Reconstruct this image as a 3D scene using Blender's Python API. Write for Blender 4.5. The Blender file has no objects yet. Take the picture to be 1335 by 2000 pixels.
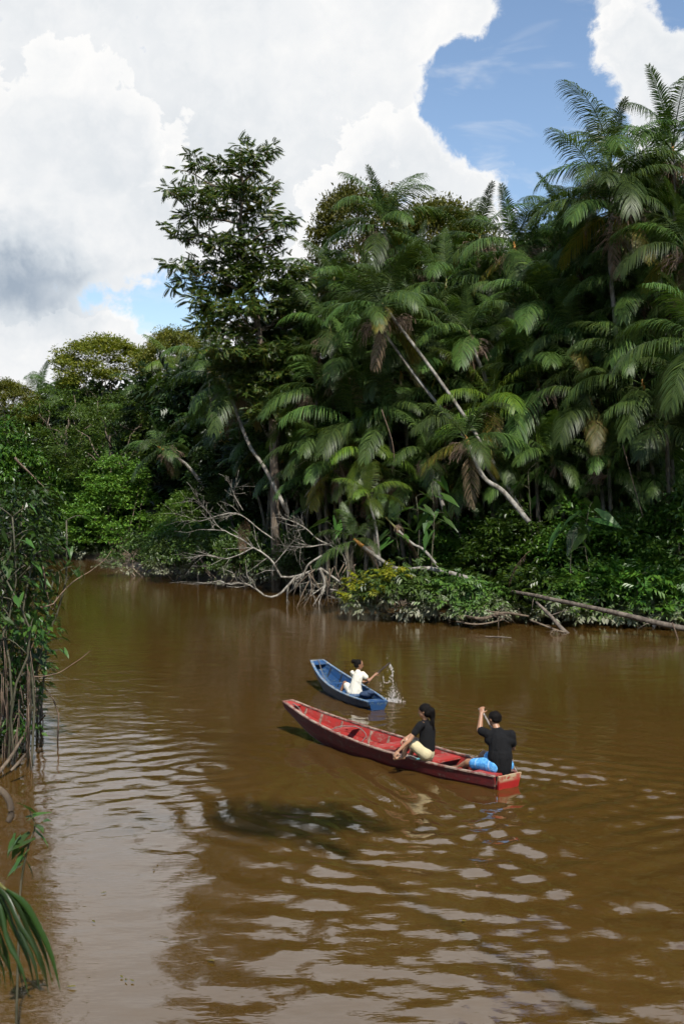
import bpy, bmesh, math, random
import numpy as np
from mathutils import Vector, Matrix, Quaternion, noise as mnoise

# ---------------------------------------------------------------- camera, sky, sun, exposure
SC = bpy.context.scene
COL = SC.collection
CAM_H, FPX, HOR = 4.3, 2300.0, 970.0          # eye height (m), focal length and horizon row in photo pixels

cam_d = bpy.data.cameras.new('camera')
cam = bpy.data.objects.new('camera', cam_d); COL.objects.link(cam)
cam.location = (0, 0, CAM_H); cam.rotation_euler = (math.radians(90), 0, 0)
cam_d.sensor_fit = 'VERTICAL'; cam_d.sensor_height = 36; cam_d.sensor_width = 24
cam_d.lens = FPX / 2000 * 36
cam_d.shift_y = -(1000 - HOR) / 2000
cam_d.clip_start = 0.1; cam_d.clip_end = 6000
cam_d.dof.use_dof = True; cam_d.dof.focus_distance = 20; cam_d.dof.aperture_fstop = 6.3
SC.camera = cam

SUN = Vector((0.16, -0.60, 0.78)).normalized()
sun_d = bpy.data.lights.new('sun', 'SUN'); sun_d.energy = 5.0; sun_d.angle = math.radians(0.53)
sun_d.color = (1.0, 0.95, 0.87)
sun = bpy.data.objects.new('sun', sun_d); COL.objects.link(sun)
sun.rotation_euler = (-SUN).to_track_quat('-Z', 'Y').to_euler(); sun.location = (20, -20, 60)

SC.view_settings.view_transform = 'Standard'; SC.view_settings.look = 'None'
SC.view_settings.exposure = 0.48; SC.view_settings.gamma = 1.0
SC.render.engine = 'CYCLES'
cy = SC.cycles
cy.use_denoising = True
cy.max_bounces = 3; cy.diffuse_bounces = 1; cy.glossy_bounces = 2; cy.transmission_bounces = 2
cy.use_adaptive_sampling = True; cy.adaptive_threshold = 0.03; cy.adaptive_min_samples = 12; cy.transparent_max_bounces = 4
cy.caustics_reflective = False; cy.caustics_refractive = False
cy.sample_clamp_indirect = 4.0


class NB:
    """tiny node-graph builder"""
    def __init__(s, nt): s.nt = nt
    def n(s, t, **k):
        d = s.nt.nodes.new(t)
        for a, v in k.items(): setattr(d, a, v)
        return d
    def put(s, sock, v):
        if isinstance(v, bpy.types.NodeSocket): s.nt.links.new(v, sock)
        else: sock.default_value = v
    def m(s, op, a, b=0.0, c=None, clamp=False):
        d = s.n('ShaderNodeMath', operation=op, use_clamp=clamp)
        s.put(d.inputs[0], a); s.put(d.inputs[1], b)
        if c is not None: s.put(d.inputs[2], c)
        return d.outputs[0]
    def vm(s, op, a, b=(0, 0, 0)):
        d = s.n('ShaderNodeVectorMath', operation=op)
        s.put(d.inputs[0], a)
        if op == 'SCALE': s.put(d.inputs[3], b)
        else: s.put(d.inputs[1], b)
        return d.outputs[1] if op in ('DOT_PRODUCT', 'LENGTH', 'DISTANCE') else d.outputs[0]
    def noise(s, vec, scale, detail=3.0, rough=0.5, dist=0.0, col=False):
        d = s.n('ShaderNodeTexNoise'); s.put(d.inputs['Vector'], vec)
        d.inputs['Scale'].default_value = scale; d.inputs['Detail'].default_value = detail
        d.inputs['Roughness'].default_value = rough; d.inputs['Distortion'].default_value = dist
        return d.outputs['Color' if col else 'Fac']
    def ss(s, x, lo, hi):
        d = s.n('ShaderNodeMapRange', interpolation_type='SMOOTHSTEP')
        s.put(d.inputs[0], x); d.inputs[1].default_value = lo; d.inputs[2].default_value = hi
        return d.outputs[0]
    def mix(s, f, a, b):
        d = s.n('ShaderNodeMix', data_type='RGBA')
        s.put(d.inputs[0], f)
        for sock, v in ((d.inputs[6], a), (d.inputs[7], b)):
            if isinstance(v, tuple) and len(v) == 3: v = v + (1,)
            s.put(sock, v)
        return d.outputs[2]
    def ramp(s, f, stops, interp='LINEAR'):
        d = s.n('ShaderNodeValToRGB'); s.put(d.inputs[0], f); cr = d.color_ramp; cr.interpolation = interp
        while len(cr.elements) < len(stops): cr.elements.new(0.5)
        for e, (p, c) in zip(cr.elements, stops): e.position = p; e.color = tuple(c) + (1,)
        return d.outputs[0]
    def map(s, vec, scale=(1, 1, 1), rot=(0, 0, 0)):
        d = s.n('ShaderNodeMapping'); s.put(d.inputs[0], vec)
        d.inputs['Scale'].default_value = scale; d.inputs['Rotation'].default_value = rot
        return d.outputs[0]
    def bump(s, h, strength=0.3, dist=0.05, normal=None):
        d = s.n('ShaderNodeBump'); s.put(d.inputs['Height'], h)
        d.inputs['Strength'].default_value = strength; d.inputs['Distance'].default_value = dist
        if normal is not None: s.put(d.inputs['Normal'], normal)
        return d.outputs[0]


def build_world():
    w = bpy.data.worlds.new('World'); SC.world = w; w.use_nodes = True
    nt = w.node_tree; nt.nodes.clear(); b = NB(nt)
    d = b.n('ShaderNodeTexCoord').outputs['Generated']
    sky = b.n('ShaderNodeTexSky', sky_type='NISHITA', sun_disc=False)
    sky.sun_elevation = math.asin(SUN.z); sky.sun_rotation = math.atan2(SUN.x, SUN.y)
    sky.air_density = 1.0; sky.dust_density = 0.3; sky.ozone_density = 1.3
    sep = b.n('ShaderNodeSeparateXYZ'); nt.links.new(d, sep.inputs[0])
    x, y, z = sep.outputs
    az = b.m('ARCTAN2', x, y)                                    # azimuth from +Y, radians
    el = b.m('ARCSINE', z)
    # billowing warp of the direction field gives the cauliflower edge of cumulus
    n_lo = b.m('SUBTRACT', b.noise(d, 3.2, 2, 0.55), 0.5)
    n_md = b.m('SUBTRACT', b.noise(d, 11.0, 5, 0.60, 0.25), 0.5)
    vor = b.n('ShaderNodeTexVoronoi', feature='SMOOTH_F1'); vor.inputs['Scale'].default_value = 26
    wv = b.vm('ADD', d, b.vm('SCALE', b.noise(d, 18, 2, 0.6, col=True), 0.05)); nt.links.new(wv, vor.inputs['Vector'])
    vor.inputs['Smoothness'].default_value = 0.3
    puff = b.m('SUBTRACT', 0.38, vor.outputs['Distance'])
    n_hi = b.m('SUBTRACT', b.noise(d, 42.0, 5, 0.66, 0.3), 0.5)
    edge = b.m('ADD', b.m('ADD', b.m('MULTIPLY', n_md, 1.9), b.m('MULTIPLY', puff, 0.7)), b.m('MULTIPLY', n_hi, 1.25))

    def ell(px, py, ax, ay, rot=0.0):
        """0 at the centre .. 1 on the rim of an ellipse of sky given where it stands in the sky"""
        u0 = math.atan((px - 667.5) / FPX); v0 = math.atan((HOR - py) / FPX * math.cos(u0))
        c, s_ = math.cos(rot), math.sin(rot)
        du = b.m('MULTIPLY', b.m('SUBTRACT', az, u0), FPX); dv = b.m('MULTIPLY', b.m('SUBTRACT', el, v0), FPX)
        p = b.m('ADD', b.m('MULTIPLY', du, c / ax), b.m('MULTIPLY', dv, s_ / ax))
        q = b.m('ADD', b.m('MULTIPLY', du, -s_ / ay), b.m('MULTIPLY', dv, c / ay))
        return b.m('SQRT', b.m('ADD', b.m('MULTIPLY', p, p), b.m('MULTIPLY', q, q)))
    # one big cloud bank fills this side of the sky, the rest has scattered cumulus
    bank = b.ss(ell(560, 330, 1700, 1200), 1.15, 0.55)
    edge = b.m('MULTIPLY', edge, 1.5)
    cov = b.m('ADD', b.m('MULTIPLY', bank, 1.75), -0.65)
    cov = b.m('ADD', cov, b.m('MULTIPLY', b.ss(ell(30, 540, 260, 150), 1.2, 0.5), 0.7))
    cov = b.m('ADD', cov, b.m('MULTIPLY', n_lo, b.m('SUBTRACT', 1.5, b.m('MULTIPLY', bank, 1.3))))
    gap = None
    for g in ((945, 185, 125, 95), (1050, 130, 110, 130), (1085, 300, 120, 170), (1052, 0, 48, 120), (1000, 250, 90, 80), (1400, -10, 130, 60), (1600, 500, 300, 240)):
        e = b.m('SUBTRACT', 1.0, ell(*g)); gap = e if gap is None else b.m('MAXIMUM', gap, e)
    gap = b.m('MAXIMUM', gap, b.m('MULTIPLY', b.m('SUBTRACT', 1.0, ell(300, 592, 185, 48, math.radians(-4))), 0.50))
    C = b.m('SUBTRACT', cov, b.m('MULTIPLY', b.ss(gap, -0.60, 0.55), 2.0))
    C = b.m('ADD', C, edge)
    alpha = b.m('POWER', b.ss(C, -0.22, 0.42), 1.3)
    wisp = b.m('MULTIPLY', b.ss(b.noise(b.map(d, (5, 5, 16)), 2.2, 4, 0.6, 0.6), 0.5, 0.8), 0.38)
    alpha = b.m('MAXIMUM', alpha, wisp)
    # shading of the cloud: sunlit cumulus heads in front of a greyer sheet
    def head(px, py, ax, ay, rot=0):
        r = b.m('ADD', ell(px, py, ax, ay, rot), b.m('MULTIPLY', edge, -0.27))
        up = b.ss(r, 1.03, 0.93)
        deep = b.ss(r, 0.25, 1.0)
        return b.m('MULTIPLY', up, b.m('ADD', 0.25, b.m('MULTIPLY', deep, 0.75)))
    h = b.m('MAXIMUM', head(140, 470, 330, 350), head(800, 440, 225, 225))
    h = b.m('MAXIMUM', h, head(140, 740, 420, 130))
    h = b.m('MAXIMUM', h, head(1330, 150, 210, 220))
    base = b.m('ADD', b.m('ADD', 0.70, b.m('MULTIPLY', n_lo, 0.9)), b.m('MULTIPLY', b.m('ADD', n_md, b.m('MULTIPLY', n_hi, 0.5)), 0.9))
    S = b.m('MAXIMUM', base, b.m('MULTIPLY', h, b.m('ADD', 0.96, b.m('MULTIPLY', n_md, 0.8))))
    rim = b.m('MULTIPLY', b.ss(C, 0.8, 0.0), 0.25)
    S = b.m('ADD', S, rim)
    dark = b.ss(b.m('ADD', ell(10, 540, 300, 100, math.radians(-8)), b.m('MULTIPLY', n_md, 1.6)), 1.45, 0.0)
    S = b.m('SUBTRACT', S, b.m('MULTIPLY', dark, 0.78), clamp=True)
    cc = b.ramp(S, [(0.0, (0.36, 0.43, 0.52)), (0.35, (0.66, 0.71, 0.76)), (0.7, (0.84, 0.86, 0.88)), (1.0, (0.97, 0.965, 0.955))])
    # the cloud thins into bright haze near the skyline
    bg1 = b.n('ShaderNodeBackground'); nt.links.new(sky.outputs[0], bg1.inputs[0]); bg1.inputs[1].default_value = 0.112
    bg2 = b.n('ShaderNodeBackground'); nt.links.new(cc, bg2.inputs[0]); bg2.inputs[1].default_value = 0.735
    mx = b.n('ShaderNodeMixShader'); nt.links.new(alpha, mx.inputs[0])
    nt.links.new(bg1.outputs[0], mx.inputs[1]); nt.links.new(bg2.outputs[0], mx.inputs[2])
    out = b.n('ShaderNodeOutputWorld'); nt.links.new(mx.outputs[0], out.inputs[0])
    w.cycles.sampling_method = 'MANUAL'; w.cycles.sample_map_resolution = 512
build_world()

# ---------------------------------------------------------------- helpers
RNG = np.random.default_rng(11)
rnd = random.Random(5)

def W(px, py, D):
    """the place at distance D that stands behind this photo pixel"""
    return Vector(((px - 667.5) * D / FPX, D, CAM_H - (py - HOR) * D / FPX))
def G(px, py, z=0.0):
    return W(px, py, (CAM_H - z) * FPX / (py - HOR))
def PX(v):
    return (667.5 + v[0] * FPX / v[1], HOR - (v[2] - CAM_H) * FPX / v[1])

def mesh_np(name, V, F, mat=None, smooth=True):
    """V (n,3); F list of (k,3) or (k,4) index arrays"""
    V = np.asarray(V, np.float32).reshape(-1, 3)
    me = bpy.data.meshes.new(name)
    me.vertices.add(len(V)); me.vertices.foreach_set('co', V.ravel())
    F = [np.asarray(f, np.int32) for f in F if len(f)]
    idx = np.concatenate([f.ravel() for f in F]); cnt = np.concatenate([np.full(len(f), f.shape[1]) for f in F])
    me.loops.add(len(idx)); me.loops.foreach_set('vertex_index', idx)
    me.polygons.add(len(cnt)); st = np.zeros(len(cnt), np.int32); st[1:] = np.cumsum(cnt)[:-1]
    me.polygons.foreach_set('loop_start', st); me.polygons.foreach_set('loop_total', cnt.astype(np.int32))
    me.polygons.foreach_set('use_smooth', np.full(len(cnt), bool(smooth)))
    me.update(calc_edges=True); me.validate()
    if mat: me.materials.append(mat)
    return me

class MB:
    """collects shapes, then becomes one mesh object"""
    def __init__(s): s.V = []; s.F3 = []; s.F4 = []; s.n = 0
    def add(s, V, f3=None, f4=None):
        V = np.asarray(V, float).reshape(-1, 3)
        s.V.append(V)
        if f3 is not None and len(f3): s.F3.append(np.asarray(f3) + s.n)
        if f4 is not None and len(f4): s.F4.append(np.asarray(f4) + s.n)
        s.n += len(V); return s
    def tube(s, pts, radii, sides=6, caps=True):
        P = np.array([tuple(p) for p in pts], float); n = len(P)
        R = np.broadcast_to(np.asarray(radii, float), (n,))
        T = np.gradient(P, axis=0); T /= np.linalg.norm(T, axis=1)[:, None] + 1e-9
        a = np.array([0, 0, 1.0]) if abs(T[0][2]) < 0.9 else np.array([1.0, 0, 0])
        V = []; 
        for i in range(n):
            u = np.cross(T[i], a); u /= np.linalg.norm(u) + 1e-9; v = np.cross(T[i], u); a = -v if False else a
            th = np.linspace(0, 2 * np.pi, sides, endpoint=False)
            V.append(P[i] + R[i] * (np.cos(th)[:, None] * u + np.sin(th)[:, None] * v))
        V = np.concatenate(V); q = []
        for i in range(n - 1):
            for k in range(sides):
                k2 = (k + 1) % sides
                q.append((i * sides + k, i * sides + k2, (i + 1) * sides + k2, (i + 1) * sides + k))
        t = []
        if caps:
            c0 = len(V); V = np.vstack([V, P[0], P[-1]])
            for k in range(sides):
                k2 = (k + 1) % sides
                t.append((c0, k2, k)); t.append((c0 + 1, (n - 1) * sides + k, (n - 1) * sides + k2))
        return s.add(V, t, q)
    def box(s, c, half, M=None):
        V = np.array([(x, y, z) for x in (-1, 1) for y in (-1, 1) for z in (-1, 1)], float) * np.array(half)
        if M is not None: V = V @ np.array(M.to_3x3()).T
        V = V + np.array(tuple(c))
        return s.add(V, None, [(0, 1, 3, 2), (4, 6, 7, 5), (0, 4, 5, 1), (2, 3, 7, 6), (0, 2, 6, 4), (1, 5, 7, 3)])
    def strip(s, A, B, thick, nrm):
        """slab between polylines A and B, thickness along nrm (n,3)"""
        A = np.array([tuple(p) for p in A]); B = np.array([tuple(p) for p in B]); N = np.array(nrm) * thick; n = len(A)
        V = np.stack([A, B, B + N, A + N], 1).reshape(-1, 3); q = []
        for i in range(n - 1):
            o, p = i * 4, i * 4 + 4
            for k in range(4):
                k2 = (k + 1) % 4; q.append((o + k, o + k2, p + k2, p + k))
        q.append((3, 2, 1, 0)); e = (n - 1) * 4; q.append((e, e + 1, e + 2, e + 3))
        return s.add(V, None, q)
    def mesh(s, name, mat=None, smooth=True):
        F = []
        if s.F3: F.append(np.concatenate(s.F3))
        if s.F4: F.append(np.concatenate(s.F4))
        return mesh_np(name, np.concatenate(s.V), F, mat, smooth)
    def obj(s, name, mat=None, parent=None, smooth=True):
        return link(name, s.mesh(name, mat, smooth), parent)

def link(name, me, parent=None, loc=None, rot=None, scale=None):
    o = bpy.data.objects.new(name, me); COL.objects.link(o)
    if parent: o.parent = parent
    if loc is not None: o.location = loc
    if rot is not None: o.rotation_euler = rot
    if scale is not None: o.scale = (scale,) * 3 if isinstance(scale, (int, float)) else scale
    return o
def tag(o, label=None, cat=None, group=None, kind=None):
    if label: o['label'] = label
    if cat: o['category'] = cat
    if group: o['group'] = group
    if kind: o['kind'] = kind
    return o
def thing(name, loc=(0, 0, 0), label=None, cat=None, group=None, rotz=0.0, scale=1.0):
    o = bpy.data.objects.new(name, None); COL.objects.link(o); o.location = loc; o.rotation_euler = (0, 0, rotz)
    o.scale = (scale,) * 3; o.empty_display_size = 0.2
    return tag(o, label, cat, group)
def copy_tree(o, parent=None):
    c = o.copy(); COL.objects.link(c); c.parent = parent
    for ch in o.children: copy_tree(ch, c)
    return c

def spline(pts, n):
    """Catmull-Rom through pts"""
    P = np.array([tuple(p) for p in pts], float)
    if len(P) == 2: return P[0] + (P[1] - P[0]) * np.linspace(0, 1, n)[:, None]
    Q = np.vstack([2 * P[0] - P[1], P, 2 * P[-1] - P[-2]]); out = []
    for t in np.linspace(0, len(P) - 1 - 1e-6, n):
        i = int(t); f = t - i; a, b_, c, d = Q[i:i + 4]
        out.append(0.5 * (2 * b_ + (c - a) * f + (2 * a - 5 * b_ + 4 * c - d) * f * f + (3 * b_ - a - 3 * c + d) * f ** 3))
    return np.array(out)

ONES = 'zeroth first second third fourth fifth sixth seventh eighth ninth tenth eleventh twelfth thirteenth fourteenth fifteenth sixteenth seventeenth eighteenth nineteenth'.split()
def ordinal(n):
    if n < 20: return ONES[n]
    t = {2: 'twent', 3: 'thirt', 4: 'fort', 5: 'fift'}[n // 10]
    return t + 'ieth' if n % 10 == 0 else t + 'y-' + ONES[n % 10]

# ---------------------------------------------------------------- materials
def new_mat(name):
    m = bpy.data.materials.new(name); m.use_nodes = True
    nt = m.node_tree; nt.nodes.clear(); b = NB(nt)
    out = b.n('ShaderNodeOutputMaterial'); p = b.n('ShaderNodeBsdfPrincipled')
    nt.links.new(p.outputs[0], out.inputs[0])
    return m, b, p, out
def leaf_mat(name, cols, rough=0.42, trans=0.3, spec=0.3, silt=0.0, tcol=None):
    m, b, p, out = new_mat(name)
    geo = b.n('ShaderNodeNewGeometry'); oi = b.n('ShaderNodeObjectInfo')
    f = b.m('ADD', b.m('MULTIPLY', geo.outputs['Random Per Island'], 0.75), b.m('MULTIPLY', oi.outputs['Random'], 0.25))
    n = len(cols)
    c = b.ramp(f, [(i / (n - 1), cols[i]) for i in range(n)])
    hs = b.n('ShaderNodeHueSaturation'); b.put(hs.inputs['Color'], c)
    b.put(hs.inputs['Value'], b.m('ADD', 0.66, b.m('MULTIPLY', oi.outputs['Random'], 0.70)))
    b.put(hs.inputs['Hue'], b.m('ADD', 0.474, b.m('MULTIPLY', oi.outputs['Random'], 0.040)))
    c = hs.outputs[0]
    if silt > 0:
        s = b.n('ShaderNodeSeparateXYZ'); b.put(s.inputs[0], geo.outputs['Position'])
        nz = b.noise(geo.outputs['Position'], 0.7, 3)
        lim = b.m('ADD', b.m('MULTIPLY', b.m('SUBTRACT', nz, 0.5), 1.6), b.m('MULTIPLY', geo.outputs['Random Per Island'], 0.5))
        k = b.ss(b.m('ADD', s.outputs[2], lim), silt + 0.5, silt - 0.35)
        c = b.mix(b.m('MULTIPLY', k, 0.85), c, (0.25, 0.245, 0.18))
    b.put(p.inputs['Base Color'], c)
    p.inputs['Roughness'].default_value = rough; p.inputs['Specular IOR Level'].default_value = spec
    tr = b.n('ShaderNodeBsdfTranslucent')
    tc = b.mix(1.0, c, tcol or (1.0, 1.0, 0.45)); mixn = tc.node; mixn.blend_type = 'MULTIPLY'
    sc = b.n('ShaderNodeVectorMath', operation='SCALE'); b.put(sc.inputs[0], tc); sc.inputs[3].default_value = 1.5
    b.put(tr.inputs[0], sc.outputs[0])
    mx = b.n('ShaderNodeMixShader'); mx.inputs[0].default_value = trans
    b.nt.links.new(p.outputs[0], mx.inputs[1]); b.nt.links.new(tr.outputs[0], mx.inputs[2])
    b.nt.links.new(mx.outputs[0], out.inputs[0])
    return m
def plain_mat(name, c1, c2=None, scale=20, rough=0.7, spec=0.3, bump=0.0, stretch=(1, 1, 1), coord='Object', detail=4):
    m, b, p, out = new_mat(name)
    co = b.n('ShaderNodeTexCoord').outputs[coord]
    nz = b.noise(b.map(co, stretch), scale, detail, 0.6)
    b.put(p.inputs['Base Color'], b.mix(b.ss(nz, 0.3, 0.7), c1, c2 or c1))
    p.inputs['Roughness'].default_value = rough; p.inputs['Specular IOR Level'].default_value = spec
    if bump: b.put(p.inputs['Normal'], b.bump(nz, bump, 0.02))
    return m
def bark_mat(name, c1, c2, ring=0.0, scale=6):
    m, b, p, out = new_mat(name)
    pos = b.n('ShaderNodeNewGeometry').outputs['Position']
    nz = b.noise(b.map(pos, (1, 1, 0.35)), scale, 5, 0.65)
    c = b.mix(b.ss(nz, 0.36, 0.64), c1, c2)
    lich = b.ss(b.noise(pos, 3.3, 3), 0.55, 0.66)
    c = b.mix(b.m('MULTIPLY', lich, 0.5), c, tuple(min(1, v * 1.5) for v in c1))
    b.put(p.inputs['Base Color'], c); p.inputs['Roughness'].default_value = 0.85; p.inputs['Specular IOR Level'].default_value = 0.2
    b.put(p.inputs['Normal'], b.bump(nz, 0.5, 0.03))
    return m

M = {}
M['palm'] = leaf_mat('palm_leaf', [(0.0172, 0.0392, 0.0095), (0.0408, 0.0768, 0.0157), (0.0784, 0.1215, 0.022)], 0.45, 0.26, 0.30)
M['palm_bright'] = leaf_mat('palm_leaf_young', [(0.0396, 0.0828, 0.0101), (0.0756, 0.1332, 0.0158), (0.1296, 0.1728, 0.0158)], 0.42, 0.38, 0.45)
M['palm_yellow'] = leaf_mat('palm_leaf_yellowing', [(0.0467, 0.0723, 0.0127), (0.102, 0.102, 0.0136), (0.1615, 0.102, 0.017)], 0.5, 0.35, 0.3)
M['palm_dead'] = leaf_mat('palm_leaf_dead', [(0.08, 0.052, 0.0304), (0.136, 0.092, 0.056), (0.192, 0.144, 0.096)], 0.8, 0.15, 0.2, tcol=(1, .8, .6))
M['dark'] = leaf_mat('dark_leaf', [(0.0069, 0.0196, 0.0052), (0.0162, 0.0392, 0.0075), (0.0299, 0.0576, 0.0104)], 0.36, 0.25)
M['tall'] = leaf_mat('tall_tree_leaf', [(0.0122, 0.0286, 0.0068), (0.0245, 0.0517, 0.0095), (0.049, 0.0748, 0.0109), (0.0884, 0.0714, 0.0095)], 0.38, 0.28)
M['olive'] = leaf_mat('olive_leaf', [(0.048, 0.068, 0.0096), (0.1, 0.116, 0.0144), (0.168, 0.152, 0.0208)], 0.5, 0.3)
M['green'] = leaf_mat('green_leaf', [(0.0274, 0.0666, 0.0094), (0.0627, 0.1294, 0.0172), (0.1176, 0.1842, 0.022)], 0.36, 0.3)
M['bush'] = leaf_mat('bush_leaf', [(0.0144, 0.0407, 0.0059), (0.0315, 0.08, 0.0092), (0.0722, 0.1312, 0.0144)], 0.36, 0.28, silt=0.6)
M['lowbush'] = leaf_mat('low_bush_leaf', [(0.022, 0.0482, 0.0096), (0.0413, 0.086, 0.0138), (0.0688, 0.117, 0.0179)], 0.42, 0.22, silt=0.75)
M['fresh'] = leaf_mat('fresh_leaf', [(0.11, 0.17, 0.012), (0.22, 0.26, 0.016), (0.30, 0.30, 0.02)], 0.4, 0.35)
M['vine'] = leaf_mat('vine_leaf', [(0.0115, 0.0346, 0.0065), (0.0259, 0.0662, 0.0101), (0.0612, 0.108, 0.0158)], 0.34, 0.28)
M['aroid'] = leaf_mat('aroid_leaf', [(0.0127, 0.0387, 0.0084), (0.0282, 0.0739, 0.0155), (0.0528, 0.1056, 0.0197)], 0.42, 0.3, 0.35)
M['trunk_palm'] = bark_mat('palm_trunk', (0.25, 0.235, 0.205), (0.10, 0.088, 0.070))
M['trunk_shade'] = bark_mat('shaded_palm_trunk', (0.10, 0.088, 0.065), (0.045, 0.04, 0.028))  # darker copy of the palm bark, forest shade put into its colour
M['trunk'] = bark_mat('tree_bark', (0.17, 0.135, 0.10), (0.075, 0.058, 0.042))
M['trunk_red'] = bark_mat('reddish_bark', (0.24, 0.15, 0.09), (0.10, 0.06, 0.04))
M['dead'] = bark_mat('dead_wood', (0.27, 0.25, 0.21), (0.10, 0.088, 0.07), scale=9)
M['root'] = bark_mat('muddy_root', (0.15, 0.115, 0.08), (0.06, 0.045, 0.032), scale=7)
M['log'] = bark_mat('log_wood', (0.14, 0.115, 0.09), (0.06, 0.048, 0.038), scale=8)
M['shaft'] = plain_mat('crownshaft', (0.13, 0.10, 0.02), (0.055, 0.075, 0.02), 5, 0.5)
M['shaft_orange'] = plain_mat('crownshaft_orange', (0.30, 0.13, 0.02), (0.16, 0.10, 0.02), 5, 0.5)
M['broom'] = plain_mat('flower_broom', (0.26, 0.19, 0.13), (0.15, 0.10, 0.075), 8, 0.85)
M['stalk'] = plain_mat('stalk', (0.085, 0.075, 0.048), (0.035, 0.038, 0.020), 6, 0.7, bump=0.2)
M['twig'] = plain_mat('twig', (0.16, 0.11, 0.075), (0.07, 0.05, 0.036), 8, 0.8)

# ---------------------------------------------------------------- setting: ground and river
BANK = [(-2000, 160), (-120, 110), (-60, 97), (-25, 88), (-21.7, 86), (-16, 78), (-11.2, 67.5), (-7, 60), (-3.7, 55.5), (-0.6, 53), (1.2, 47.5),
        (6, 43.5), (11.3, 42.5), (20, 41), (40, 37), (120, 30), (2000, -100)]
BX, BY = np.array([p[0] for p in BANK], float), np.array([p[1] for p in BANK], float)
def bank_y(x): return np.interp(x, BX, BY)
LEFT = [(-40, -6.6), (10, -6.6), (19, -6.3), (24, -6.6), (30, -9.5), (45, -18), (60, -36), (75, -90), (90, -2000)]
def left_x(y): return np.interp(y, [p[0] for p in LEFT], [p[1] for p in LEFT])

def build_ground():
    c = np.concatenate([[-2500, -1000, -400, -200], np.linspace(-130, -42, 30), np.arange(-40, 40, 0.8), np.linspace(42, 130, 30), [200, 400, 1000, 2500]])
    r = np.concatenate([[-600, -200, -60], np.arange(-20, 100, 0.8), np.linspace(102, 200, 30), [300, 600, 1500, 4000]])
    X, Y = np.meshgrid(c, r)
    d = np.maximum(Y - bank_y(X), (left_x(Y) - X) * np.where(Y < 88, 1, -1))
    d = np.maximum(d, np.where((Y < 13), X - 8.6, -9))
    n = np.array([mnoise.fractal(Vector((x * .25, y * .25, 3)), 0.8, 2, 4) for x, y in zip(X.ravel(), Y.ravel())]).reshape(X.shape)
    Z = np.interp(d, [-4, -1.2, 0.4, 2.5, 12, 60], [-2.2, -0.9, 0.02, 0.45, 0.9, 1.3]) + n * np.interp(d, [-2, 1, 10], [0.05, 0.12, 0.4])
    V = np.stack([X, Y, Z], -1).reshape(-1, 3); nx = len(c); ny = len(r)
    i = np.arange(nx * ny).reshape(ny, nx)
    q = np.stack([i[:-1, :-1], i[:-1, 1:], i[1:, 1:], i[1:, :-1]], -1).reshape(-1, 4)
    m, b, p, out = new_mat('forest_mud')
    pos = b.n('ShaderNodeNewGeometry').outputs['Position']
    nz = b.noise(pos, 1.3, 6, 0.65); n2 = b.noise(pos, 9, 4, 0.7)
    col = b.mix(b.ss(nz, 0.35, 0.65), (0.075, 0.050, 0.030), (0.035, 0.028, 0.016))
    b.put(p.inputs['Base Color'], b.mix(b.ss(n2, 0.55, 0.75), col, (0.11, 0.075, 0.045)))
    p.inputs['Roughness'].default_value = 0.8; b.put(p.inputs['Normal'], b.bump(n2, 0.6, 0.05))
    tag(link('ground', mesh_np('ground', V, [q], m)), 'dark muddy forest floor and river banks', kind='structure')
build_ground()

# boats: where stern and bow stand (used by the wake too)
RED_S, RED_B = Vector((2.41, 17.42, 0)), Vector((-0.98, 21.55, 0))
BLU_S, BLU_B = Vector((0.70, 23.75, 0)), Vector((-0.57, 27.1, 0))

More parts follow.
